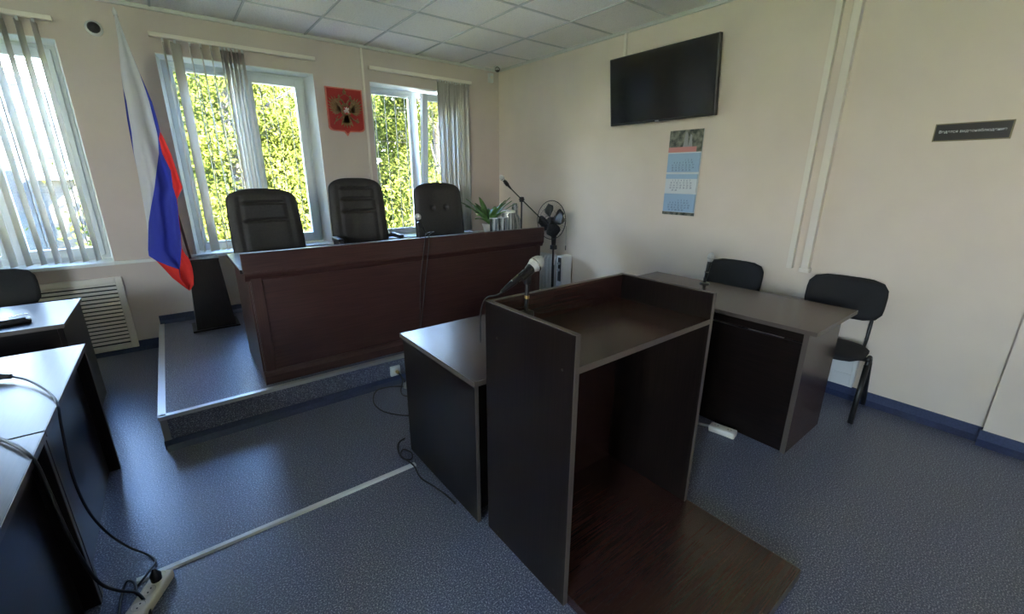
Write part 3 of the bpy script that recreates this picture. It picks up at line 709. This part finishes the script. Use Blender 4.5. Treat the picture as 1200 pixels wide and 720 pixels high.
MB().lathe([(0, 0), (.006, 0), (.008, .012), (.010, .03), (.0125, .06), (.015, L_*.60), (.020, L_*.68), (.021, L_*.71), (0, L_*.71)], mm, 20).build('body', 'gloss_black', r, smooth=True)
MB().lathe([(0, L_*.70), (.021, L_*.70), (.026, L_*.76), (.0295, L_*.80)]+[(.0295*cos(t_), L_*.83+(L_*.17)*sin(t_)) for t_ in [k*pi/2/8 for k in range(9)]], mm, 24).build('grille_head', 'mesh_head', r, smooth=True)
MB().lathe([(.0298, L_*.785), (.0312, L_*.79), (.0312, L_*.81), (.0298, L_*.815)], mm, 24).build('collar_ring', 'chrome', r, smooth=True)
b = MB(); b.box(-.018, .020, -.018, .018, -.006, .05, .006); b.box(-.024, .030, -.022, .022, .048, .088, .010); b.build('clamp_base', 'black', r, smooth='all')
MB().tube([(0, 0, .08), (.006, 0, .205)], .0085, 10).build('stem', 'black', r, smooth=True)
MB().tube([(.003, 0, .138), (.0035, 0, .150)], .0105, 12).build('brass_collar', 'brass', r, smooth=True)
b = MB(); b.tube([(-.030, 0, .226), (.030, 0, .257)], .0185, 12); b.box(-.008, .018, -.010, .010, .195, .235, .004); b.build('clip', 'black', r, smooth=True)
cable('microphone_cable', 'thin black cable hanging from the lectern microphone over its rear edge', [(-2.882, -3.945, 1.178), (-2.895, -3.93, 1.165), (-2.91, -3.88, 1.145), (-2.915, -3.85, 1.08), (-2.915, -3.845, .95), (-2.918, -3.83, .76), (-2.925, -3.80, .755)][:5], .003)
# small bench microphone
r = thing('microphone', 'small microphone on mini stand on the judges bench', 'microphone', (-2.135, -1.74, 1.023))
mic(r, (.045, 0, .115), (-.02, .0, .27), .9, 'mesh_head')
MB().lathe([(0, 0), (.05, 0), (.048, .01), (.01, .016), (0, .016)]).build('base', 'black', r, smooth=True)
MB().tube([(0, 0, .01), (0, 0, .16)], .006, 8).build('stem', 'black', r, smooth=True)
MB().tube([(.015, 0, .15), (-.005, 0, .20)], .02, 10).build('clip', 'black', r, smooth=True)
g_ = 'twin cables over the bench front'
for k, dx in enumerate((0, .035)):
    cable('microphone_cable', 'thin black cable down the judges bench front, '+('left' if k == 0 else 'right')+' strand of the pair', [(-2.09+dx*.3, -1.75, 1.12), (-2.12+dx, -1.90, 1.15), (-2.24+dx, -2.05, 1.150), (-2.262+dx, -2.087, 1.12), (-2.285+dx*1.2, -2.092, 1.02), (-2.325+dx*1.2, -2.095, .8), (-2.35+dx*.6, -2.095, .5), (-2.37, -2.10, .31), (-2.37, -2.17, .25), (-2.38, -2.20, .10), (-2.42, -2.26, .006)], .0035, group=g_)
# boom stand on bench
r = thing('microphone_stand', 'desk boom stand with microphone at the right end of the bench', 'microphone stand', (-1.045, -1.80, 1.023))
MB().lathe([(0, 0), (.055, 0), (.053, .010), (.012, .018), (0, .018)]).build('base', 'black', r, smooth=True)
MB().tube([(0, 0, .01), (0, 0, .355)], .0085, 10).build('pole', 'black', r, smooth=True)
MB().tube([(.345, 0, .095), (0, 0, .36), (-.19, 0, .51)], .006, 8).build('boom_arm', 'black', r, smooth=True)
b = MB(); b.box(-.018, .018, -.018, .018, .335, .385, .006); b.tube([(0, -.03, .36), (0, .03, .36)], .012, 10); b.build('clutch', 'black', r, smooth='all')
MB().tube([(.345, 0, .095), (.30, 0, .13)], .012, 10).build('counterweight', 'black', r, smooth=True)
mic(r, (-.135, 0, .465), (-.265, 0, .585), .85, 'mesh_head')
MB().tube([(-.175, 0, .50), (-.205, 0, .53)], .019, 10).build('clip', 'black', r, smooth=True)
# chrome desk mic on right desk
r = thing('microphone', 'upright chrome-ringed microphone on the far end of the right desk', 'microphone', (-.57, -3.53, .79))
mic(r, (.0, 0.0, .02), (.015, -.02, .25), .95, 'mesh_head')
MB().lathe([(0, 0), (.04, 0), (.036, .008), (.012, .014), (.012, .05), (0, .05)]).build('base', 'black', r, smooth=True)
MB().tube([(.004, -.004, .09), (.0045, -.0045, .10)], .0165, 14).build('lower_ring', 'chrome', r, smooth=True)
# microphone lying on left desk + its cable
r = thing('microphone', 'microphone lying on the front left desk at the picture edge', 'microphone', (-4.60, -2.52, .757))
mic(r, (.115, -.07, .020), (-.075, .04, .028), 1.0, 'mesh_head')
cable('microphone_cable', 'black cable from the lying microphone over the desk edge to the floor', [(-4.485, -2.59, .777), (-4.42, -2.68, .775), (-4.34, -2.85, .768), (-4.298, -2.98, .757), (-4.286, -3.08, .70), (-4.28, -3.17, .55), (-4.275, -3.16, .38), (-4.262, -3.08, .20), (-4.225, -3.02, .05), (-4.17, -3.06, .008), (-4.14, -3.13, .008), (-4.16, -3.20, .022), (-4.20, -3.26, .02), (-4.21, -3.30, .05)], .0045)
cable('power_cable', 'black cable running down past the seam of the two left desks', [(-4.56, -3.03, .760), (-4.47, -3.10, .763), (-4.36, -3.28, .766), (-4.298, -3.40, .752), (-4.28, -3.44, .66), (-4.272, -3.44, .45), (-4.262, -3.38, .22), (-4.24, -3.30, .08), (-4.18, -3.34, .055), (-4.15, -3.44, .008), (-4.18, -3.60, .008)], .0055)
cable('power_cable', 'short black cable with reddish plug lying on the near left desk', [(-4.75, -3.02, .762), (-4.62, -3.08, .763), (-4.50, -3.13, .763), (-4.45, -3.16, .764)], .004)
cable('power_cable', 'loose black cable curled on the floor beside the left power strip', [(-4.185, -3.335, .05), (-4.20, -3.24, .03), (-4.23, -3.20, .02), (-4.245, -3.30, .01), (-4.24, -3.42, .008), (-4.22, -3.5, .008)], .0045)

# ------------------------------------------------------------------ things on the bench
def tumbler(label, x_, y_, rr, h_):
    r = thing('drinking_glass', label, 'glass', (x_, y_, 1.0235))
    MB().lathe([(0, 0), (rr*.82, 0), (rr*.9, .01), (rr, h_), (rr-.003, h_), (rr*.86, .012), (0, .012)], n=22).build('glass_body', 'tumbler', r, smooth=True)
    MB().lathe([(rr+.001, h_-.002), (rr+.0015, h_+.001), (rr-.003, h_+.001), (rr-.003, h_-.002)], n=22).build('rim', 'white', r, smooth=True)
gg = 'glassware at the right end of the bench'
tumbler('clear glass leftmost of the glassware on the bench', -1.365, -1.77, .040, .19)
tumbler('clear glass second from left in the glassware on the bench', -1.285, -1.80, .040, .195)
r = thing('glass_jug', 'ribbed clear jug with white rim in the middle of the bench glassware', 'jug', (-1.18, -1.76, 1.0235))
MB().lathe([(0, 0), (.06, 0), (.066, .02), (.068, .12), (.062, .24), (.059, .24), (.064, .12), (.062, .02), (0, .012)], n=24).build('jug_body', 'tumbler', r, smooth=True)
MB().lathe([(.0, .262), (.055, .26), (.070, .25), (.070, .235), (.062, .235), (.060, .245), (0, .245)], n=24).build('lid', 'white', r, smooth=True)
MB().tube(smoothpath([(-.06, 0, .22), (-.105, 0, .21), (-.11, 0, .12), (-.065, 0, .07)]), .006, 8).build('handle', 'tumbler', r, smooth=True)
r = thing('glass_carafe', 'round clear carafe behind the boom stand on the bench', 'carafe', (-1.02, -1.66, 1.0235))
MB().lathe([(0, 0), (.055, 0), (.075, .04), (.078, .09), (.06, .16), (.032, .21), (.03, .27), (.036, .28), (.033, .28), (.028, .21), (.057, .16), (.073, .09), (.07, .04), (0, .01)], n=24).build('carafe_body', 'tumbler', r, smooth=True)
MB().lathe([(0, .275), (.026, .275), (.028, .30), (.02, .315), (0, .318)], n=16).build('stopper', 'tumbler', r, smooth=True)
r = thing('potted_plant', 'leafy green potted plant behind the glassware', 'plant', (-1.27, -1.56, 1.0235))
MB().lathe([(0, 0), (.05, 0), (.07, .10), (.074, .10), (.074, .115), (.066, .115), (.064, .10), (0, .10)], n=20).build('pot', 'ceramic', r, smooth=True)
MB().lathe([(0, .105), (.064, .102)], n=20).build('soil', 'soil', r)
rnd = random.Random(4)
for k in range(38):
    az = rnd.uniform(0, 2*pi); L = rnd.uniform(.20, .40); el = rnd.uniform(.7, 1.45); wd = rnd.uniform(.026, .042)
    b = MB(); pts = []; n = 8
    for j in range(n+1):
        t_ = j/n; a_ = el-1.1*t_*t_*(1.4-el*.6); rr = L*t_*cos(el*.8)*1.0; zz = .10+L*t_*sin(el)-.10*t_*t_
        wv = wd*(sin(pi*min(1, t_*1.02))**.7 if t_ > 0 else .1)*(1-.2*t_)+.002
        cx_, cy_ = rr*cos(az), rr*sin(az); nx, ny = -sin(az), cos(az)
        pts += [(cx_-nx*wv, cy_-ny*wv, zz+.008), (cx_, cy_, zz), (cx_+nx*wv, cy_+ny*wv, zz+.008)]
    b.poly(pts, [(3*j+q, 3*j+q+1, 3*j+q+4, 3*j+q+3) for j in range(n) for q in (0, 1)])
    lf = b.build('leaf', 'leafp', r, smooth='all'); sm = lf.modifiers.new('thick', 'SOLIDIFY'); sm.thickness = .001

# ------------------------------------------------------------------ flag and its stand
r = thing('flag_stand', 'tapered dark wooden pedestal holding the flag, on the podium', 'flag stand', (-3.665, -.38, .223))
b = MB(); hb, ht, zt = .155, .115, .64
b.poly([(-hb, -.13, 0), (hb, -.13, 0), (hb, .13, 0), (-hb, .13, 0), (-ht, -.09, zt), (ht, -.09, zt), (ht, .09, zt), (-ht, .09, zt)], [(0, 3, 2, 1), (4, 5, 6, 7), (0, 1, 5, 4), (1, 2, 6, 5), (2, 3, 7, 6), (3, 0, 4, 7)])
b.build('body', 'wz', r)
MB().box(-.185, .185, -.155, .155, 0, .015, .003).build('base_plate', 'wx', r); MB().box(-.12, .12, -.095, .095, zt-.001, zt+.014, .003).build('top_cap', 'wx', r)
FLAG = [(2.786, -0.3, [-3.899, -3.899, -3.899, -3.883, -3.883, -3.883]), (2.597, -0.316, [-3.911, -3.911, -3.911, -3.858, -3.858, -3.858]), (2.378, -0.334, [-3.938, -3.938, -3.938, -3.824, -3.823, -3.823]), (2.261, -0.343, [-3.948, -3.948, -3.947, -3.811, -3.8, -3.8]), (2.166, -0.351, [-3.956, -3.956, -3.946, -3.802, -3.784, -3.784]), (2.038, -0.361, [-3.967, -3.967, -3.954, -3.799, -3.776, -3.776]), (1.946, -0.368, [-3.971, -3.971, -3.958, -3.796, -3.774, -3.773]), (1.894, -0.372, [-3.973, -3.973, -3.963, -3.798, -3.792, -3.758]), (1.774, -0.38, [-3.977, -3.977, -3.975, -3.815, -3.792, -3.734]), (1.639, -0.39, [-3.978, -3.978, -3.978, -3.854, -3.76, -3.719]), (1.502, -0.4, [-3.985, -3.985, -3.985, -3.893, -3.77, -3.705]), (1.439, -0.405, [-3.988, -3.988, -3.988, -3.913, -3.764, -3.738]), (1.405, -0.407, [-3.989, -3.989, -3.989, -3.925, -3.762, -3.759]), (1.327, -0.413, [-3.992, -3.992, -3.992, -3.951, -3.767, -3.766]), (1.222, -0.42, [-3.998, -3.998, -3.998, -3.984, -3.778, -3.776]), (1.115, -0.428, [-4.009, -4.009, -4.009, -4.007, -3.785, -3.784]), (0.993, -0.436, [-4.032, -4.032, -4.032, -4.031, -3.802, -3.8]), (0.942, -0.44, [-4.036, -4.036, -4.036, -4.035, -3.814, -3.787]), (0.894, -0.443, [-3.993, -3.99, -3.99, -3.99, -3.825, -3.764]), (0.852, -0.445, [-3.971, -3.92, -3.92, -3.92, -3.834, -3.759]), (0.81, -0.448, [-3.949, -3.853, -3.853, -3.853, -3.847, -3.756]), (0.733, -0.453, [-3.911, -3.857, -3.857, -3.857, -3.856, -3.76]), (0.66, -0.457, [-3.857, -3.833, -3.833, -3.833, -3.833, -3.772]), (0.615, -0.46, [-3.817, -3.815, -3.815, -3.814, -3.814, -3.807])]
r = thing('flag', 'white, blue and red flag hanging from a leaning pole', 'flag', (-3.735, -.40, .86))
O = Vector((-3.735, -.40, .86))
b = MB(); b.tube([Vector((-3.742, -.365, .70))-O, Vector((-3.80, -.34, 1.6))-O, Vector((-3.892, -.285, 2.80))-O], .011, 10); M['pole'] = plain('varnished_pole', (.05, .015, .012), .3); b.build('pole', 'pole', r, smooth=True)
b = MB(); b.lathe([(0, 0), (.014, .0), (.016, .02), (.008, .045), (0, .06)], Matrix.Translation(Vector((-3.893, -.285, 2.79))-O), 12); b.build('finial', 'white', r, smooth=True)
b = MB(); cols = [2, 1, 0, 1, 2]; sub = [3, 2, 8, 10, 5]
rowsF = []
for (z0, y0, xs0), (z1, y1, xs1) in zip(FLAG, FLAG[1:]):
    ns = max(1, int(abs(z0-z1)/.03))
    for k in range(ns): t_ = k/ns; rowsF.append((z0+(z1-z0)*t_, y0+(y1-y0)*t_, [p+(q-p)*t_ for p, q in zip(xs0, xs1)]))
rowsF.append(FLAG[-1]); prevr = None
for z, yb, xs in rowsF:
    t_ = (2.786-z)/2.17; L, rl, A, Cc, Dd, R_ = xs[0], xs[1], xs[2], xs[3], xs[4], xs[5]
    if z > .96: bd = [L, L, rl if rl > L else A, Cc, Dd, R_]; bd = [L, L, A, Cc, Dd, R_]
    else: bd = [L, A, A, Cc, Dd, R_]
    row = []; wtot = max(R_-L, .004)
    for q in range(5):
        for k in range(sub[q]+(1 if q == 4 else 0)):
            x_ = bd[q]+(bd[q+1]-bd[q])*k/sub[q]; u = (x_-L)/wtot
            fold = (.028*sin(u*9.5+1.2+.8*t_)+.013*sin(u*19+3*t_)+.008*sin(u*31-4*t_))*min(1, t_*3+.1)
            row.append(b.b.verts.new(Vector((x_, yb-.035+fold, z))-O))
    if prevr:
        i = 0
        for q in range(5):
            for k in range(sub[q]):
                f_ = b.b.faces.new((prevr[i], prevr[i+1], row[i+1], row[i])); f_.material_index = cols[q]; i += 1
    prevr = row
fo = b.build('cloth', ['fw', 'fb', 'fr'], r, smooth='all')

# ------------------------------------------------------------------ fan and heater
r = thing('pedestal_fan', 'black pedestal fan with round wire guard beside the bench', 'fan', (-.42, -1.62, 0))
FH = 1.135; fc = Vector((-.05, 0, FH)); MF = orient(fc, (-1, -.08, .05))
b = MB(); b.tube([(-.28, -.28, .02), (.28, .28, .02)], .018, 8); b.tube([(-.28, .28, .02), (.28, -.28, .02)], .018, 8); b.build('base', 'black', r, smooth=True)
MB().tube([(0, 0, .02), (0, 0, .62)], .016, 12).build('lower_pole', 'black', r, smooth=True)
MB().tube([(0, 0, .62), (0, 0, .86)], .016, 12).build('upper_pole', 'chrome', r, smooth=True, label='chrome upper pole')
b = MB(); b.tube([(0, 0, .84), (0, 0, .95), (0, 0, 1.06)], [.026, .031, .026], 12); b.build('neck', 'black', r, smooth=True)
MB().lathe([(0, -.20), (.035, -.195), (.052, -.16), (.055, -.08), (.03, -.05), (0, -.05)], MF, 18).build('motor_housing', 'black', r, smooth=True)
b = MB(); R_ = .212
def ringpts(rr, zz, n=40): return [MF @ Vector((rr*cos(2*pi*k/n), rr*sin(2*pi*k/n), zz)) for k in range(n)]
b.tube(ringpts(R_, .0), .0045, 6, closed=True); b.tube(ringpts(R_*.62, .045), .0015, 4, closed=True); b.tube(ringpts(.045, .055), .003, 5, closed=True)
for k in range(48):
    a_ = 2*pi*k/48
    for sg in (1, -1): b.tube([MF @ Vector((rr*cos(a_+.25*(1-rr/R_)), rr*sin(a_+.25*(1-rr/R_)), sg*zz-(.01 if sg < 0 else 0))) for rr, zz in ((R_, 0), (R_*.85, .035), (R_*.5, .052), (.045, .055))], .0009, 3, cap=False)
b.build('wire_guard', 'black', r)
MB().lathe([(0, .04), (.03, .036), (.036, .0), (.036, -.03), (0, -.03)], MF, 18).build('hub', 'black', r, smooth=True)
for k in range(4):
    a0 = 2*pi*k/4+.35; b = MB(); pts = []; n = 8
    for j in range(n+1):
        t_ = j/n; rr = .03+.155*t_; ww = .20+.52*sin(pi*(t_*.70+.12))
        if t_ > .85: ww *= 1-((t_-.85)/.15)**2*.75
        for q in range(7): s_ = q/6-.5; an = a0+s_*ww*1.9; pts.append(MF @ Vector((rr*cos(an), rr*sin(an), .022*(-s_*2))))
    b.poly(pts, [(j*7+q, j*7+q+1, (j+1)*7+q+1, (j+1)*7+q) for j in range(n) for q in range(6)])
    bl = b.build('blade', 'black', r, smooth='all'); bl.modifiers.new('thick', 'SOLIDIFY').thickness = .002
b = MB(); b.tube([(.03, -.16, 1.08), (.03, -.165, .86)], .002, 5); b.tube([(.03, -.165, .86), (.03, -.165, .81)], .006, 6); b.build('pull_cord', 'black', r)
MB().box(-.03, .03, -.03, .03, .80, .85, .006).build('height_clamp', 'black', r)

r = thing('oil_heater', 'white ribbed oil-filled heater against the wall behind the fan', 'heater', (-.14, -1.27, 0))
for k in range(7):
    b = MB(); yy = .21-k*.062
    prof = [(-.075, .08), (-.085, .11), (-.085, .62), (-.06, .66), (.06, .66), (.085, .62), (.085, .11), (.075, .08)]
    b.prism(prof, yy-.006, yy+.006, 'y'); b.prism([(-.03, .10), (.03, .10), (.03, .64), (-.03, .64)], yy-.026, yy+.026, 'y'); b.build('fin', 'white', r)
b = MB(); b.box(-.085, .085, -.30, -.20, .08, .69, .015); b.build('control_housing', 'white', r, smooth='all')
MB().box(-.0935, -.083, -.285, -.235, .38, .67, .004).build('control_strip', 'black', r)
for zz in (.60, .52): MB().lathe([(0, .02), (.016, .02), (.018, 0), (0, 0)], orient((-.093, -.26, zz), (-1, 0, 0)), 14).build('dial', 'grey', r, smooth=True)
for yy in (.18, -.24):
    b = MB(); b.box(-.12, .12, yy-.012, yy+.012, .045, .08, .004); 
    for xx in (-.11, .11): b.lathe([(0, -.012), (.022, -.012), (.022, .012), (0, .012)], orient((xx, yy, .0225), (0, 1, 0)), 14)
    b.build('wheel_bracket', 'black', r, smooth=True)

# ------------------------------------------------------------------ floor electrics
tag(MB().prism([(-.017, 0), (.017, 0), (.011, .010), (-.011, .010)], 0, 1.24, 'x').build('floor_cable_cover', 'white'), 'long white cable cover strip running across the floor', 'cable cover').location = (-4.20, -3.20, 0)
def power_strip(label, loc, rz, L, n, hgt=.042):
    r = thing('power_strip', label, 'power strip', loc, rz)
    MB().box(-L/2, L/2, -.035, .035, .001, hgt, .008).build('body', 'cream', r, smooth='all')
    for k in range(n):
        xx = -L/2+L*(k+.5)/n; b = MB(); b.lathe([(.024, hgt+.002), (.022, hgt+.003), (.020, hgt-.004+.005), (0, hgt+.001)], Matrix.Translation((xx, 0, 0)), 18); so_ = b.build('socket', 'cream', r, smooth=True)
        b = MB()
        for f in (-1, 1): b.lathe([(0, hgt+.0028), (.003, hgt+.0028), (.003, hgt)], Matrix.Translation((xx+f*.0095, 0, 0)), 8)
        b.build('socket_hole', 'black', so_)
    return r
ps = power_strip('off-white power strip on the floor by the left desks', (-4.165, -3.36, 0), RD(62), .26, 4)
b = MB(); b.lathe([(0, .044), (.018, .044), (.019, .07), (.010, .085), (.005, .10), (0, .10)], Matrix.Translation((.08, 0, 0)), 14); b.build('plug', 'black', ps, smooth=True, label='black plug')
power_strip('short off-white power strip on the floor under the right desk front', (-1.235, -4.13, 0), RD(100), .16, 2)
cable('power_cable', 'grey cable running along the foot of the right desk to its power strip', [(-1.245, -4.05, .02), (-1.26, -3.98, .010), (-1.27, -3.85, .010), (-1.28, -3.70, .010)], .010, mat='grey')
r = thing('wall_socket', 'white power socket on the front face of the podium', 'socket', (-2.63, -2.158, .115))
MB().box(-.04, .04, -.028, 0, -.04, .04, .006).build('face_plate', 'white', r, smooth='all'); MB().lathe([(0, .029), (.022, .029), (.022, .026)], orient((.005, 0, 0), (0, -1, 0)), 16).build('socket_ring', 'cream', r)
b = MB(); b.lathe([(0, .028), (.013, .028), (.013, .05), (.007, .065), (0, .066)], orient((.008, 0, -.005), (0, -1, 0)), 12); b.build('plug', 'brass', r, smooth=True, label='yellowish plug')
r = thing('power_adapter', 'grey power adapter lying on the floor under the podium socket', 'adapter', (-2.56, -2.33, 0), RD(-50))
MB().box(-.07, .07, -.03, .03, .001, .05, .012).build('body', 'grey', r, smooth='all'); MB().box(.05, .085, -.014, .014, .012, .036, .004).build('strain_relief', 'black', r)
cable('power_cable', 'black cable from the podium socket looping on the floor to the small desk', [(-2.622, -2.225, .11), (-2.615, -2.26, .09), (-2.60, -2.29, .02), (-2.68, -2.21, .006), (-2.80, -2.20, .006), (-2.885, -2.35, .006), (-2.885, -2.52, .006), (-2.80, -2.66, .006), (-2.72, -2.72, .006), (-2.64, -2.80, .006)], .0045)
cable('power_cable', 'black cable drooping from the podium socket to the grey adapter', [(-2.620, -2.222, .105), (-2.605, -2.245, .05), (-2.66, -2.33, .006), (-2.66, -2.42, .006), (-2.56, -2.46, .006), (-2.48, -2.40, .02)], .0045)
cable('power_cable', 'black cable coiled at the corner of the desk behind the lectern', [(-2.90, -2.93, .006), (-2.95, -2.95, .006), (-2.985, -3.02, .006), (-3.0, -3.12, .014), (-2.965, -3.16, .014), (-2.935, -3.10, .010), (-2.96, -3.04, .010), (-3.0, -3.10, .018), (-2.98, -3.22, .016), (-2.99, -3.33, .006), (-2.965, -3.44, .006), (-2.945, -3.55, .006), (-2.94, -3.62, .006)], .0045)

# ------------------------------------------------------------------ outside
GZ = -.6
MB().box(-60, 60, -60, 60, GZ-.2, GZ).build('ground_outside', 'grass', kind='structure')
M['bounce'] = noisy('pale_bounce_slab', (.60, .56, .50), (.68, .64, .57), 4, rough=.9)
b = MB(); b.box(-14, 8, .6, 3.6, GZ-.1, GZ+.02); b.box(-14, -8.5, -14, .6, GZ-.1, GZ+.02); b.box(-8.5, 4, -14, -7.9, GZ-.1, GZ+.02); b.build('bounce_slab', 'bounce', kind='structure')  # unseen pale slabs, added to bounce daylight up to the ceiling
def tree(label, x_, y_, hh, rad, mat, seed, n=4200, zlo=.12, lsz=1.0):
    rn = random.Random(seed); r = thing('tree', label, 'tree', (x_, y_, GZ))
    b = MB(); b.tube(smoothpath([(0, 0, 0), (.08, 0, hh*.3), (-.05, .05, hh*.6), (0, 0, hh*.9)]), [.14-.004*k for k in range(19)], 8)
    for k in range(7):
        a_ = rn.uniform(0, 6.28); z_ = hh*rn.uniform(.25, .7); b.tube([(0, 0, z_), (cos(a_)*rad*.4, sin(a_)*rad*.4, z_+hh*.12), (cos(a_)*rad*.75, sin(a_)*rad*.75, z_+hh*.2)], [.05, .03, .012], 6)
    b.build('trunk', 'bark', r, smooth='all')
    b = MB(); cl = []
    for k in range(90):
        a_ = rn.uniform(0, 6.28); v_ = rn.uniform(zlo, 1); rr = rad*(sin(pi*min(1, .12+v_*.86))**.6)*rn.uniform(.35, 1)
        cl.append((Vector((cos(a_)*rr, sin(a_)*rr, hh*v_)), rn.uniform(.28, .6)))
    for k in range(n):
        c_, s_ = rn.choice(cl); p = c_+Vector((rn.gauss(0, s_*.6), rn.gauss(0, s_*.6), rn.gauss(0, s_*.5)))
        if p.z < .1: continue
        d1 = Vector((rn.gauss(0, 1), rn.gauss(0, 1), rn.gauss(0, 1))).normalized(); d2 = d1.orthogonal().normalized(); ls = rn.uniform(.045, .085)
        ls *= lsz; vs = [b.b.verts.new(p+d1*ls), b.b.verts.new(p+d2*ls*.5), b.b.verts.new(p-d1*ls), b.b.verts.new(p-d2*ls*.5)]; b.b.faces.new(vs)
    f_ = b.build('foliage', mat, r)
gt = 'trees outside the windows'
TR = [(-2.6, 5.2, 4.6, 1.9, 'leaf1', 'bushy yellow-green tree outside, behind the middle window'),
      (-.6, 6.8, 5.0, 2.2, 'leaf2', 'mid-green tree outside between the middle and corner windows'),
      (2.0, 5.4, 4.8, 2.0, 'leaf1', 'yellow-green tree outside the corner window, left side'),
      (4.6, 7.0, 5.4, 2.3, 'leaf2', 'darker green tree outside the corner window, right side'),
      (-1.0, 10.5, 6.0, 2.8, 'leaf1', 'far light green tree seen through the middle window'),
      (6.5, 11.0, 7.0, 3.4, 'leaf1', 'far light green tree seen through the corner window'),
      (2.6, 12.5, 6.5, 3.2, 'leaf2', 'far mid-green tree seen between the nearer trees'),
      (-8.7, 9.0, 3.6, 1.2, 'leaf2', 'small green tree outside at the left edge of the left window')]
for i, (x_, y_, hh, rd, mt, lb) in enumerate(TR): tree(lb, x_, y_, hh, rd, mt, 20+i, n=26000 if i < 4 else 18000, lsz=.72 if i < 4 else 1.3)
for i, (x_, y_, hh, lb) in enumerate([(-1.5, 17, 7, 'distant broad tree in a row, leftmost, through the middle window'), (4, 18, 7.5, 'distant broad tree in a row, between the two right windows'), (9.5, 18, 8, 'distant broad tree in a row, through the corner window'), (15, 17, 8.5, 'distant broad tree in a row, rightmost, through the corner window')]): tree(lb, x_, y_, hh, 3.6, 'leaf1' if i % 2 else 'leaf2', 70+i, n=14000, zlo=.02, lsz=2.6)
def shrub(label, x_, y_, seed): 
    tree(label, x_, y_, 1.9, 1.3, 'leaf1', seed, n=3500, zlo=.15)
shrub('low bright shrub outside below the middle window', -3.6, 4.2, 51)
shrub('low bright shrub outside below the corner window', .8, 4.0, 52)
r = thing('outbuilding', 'pale blue-grey round-topped outbuilding seen through the left window', 'building', (-6.1, 9.5, GZ))
prof = [(-.95, 0)]+[(-.95*cos(k*pi/14), 2.6+1.7*sin(k*pi/14)) for k in range(15)]+[(.95, 0)]
MB().prism(prof, 0, 2.5, 'y').build('wall', 'facade', r); MB().box(.1, .62, -.25, 0, 0, 2.1).build('porch', 'tan', r); MB().box(-.05, .8, -.4, 0, 2.1, 2.18).build('canopy', 'rooft', r); MB().box(-.6, -.2, -.02, .02, 1.4, 2.3).build('window', 'glass', r)
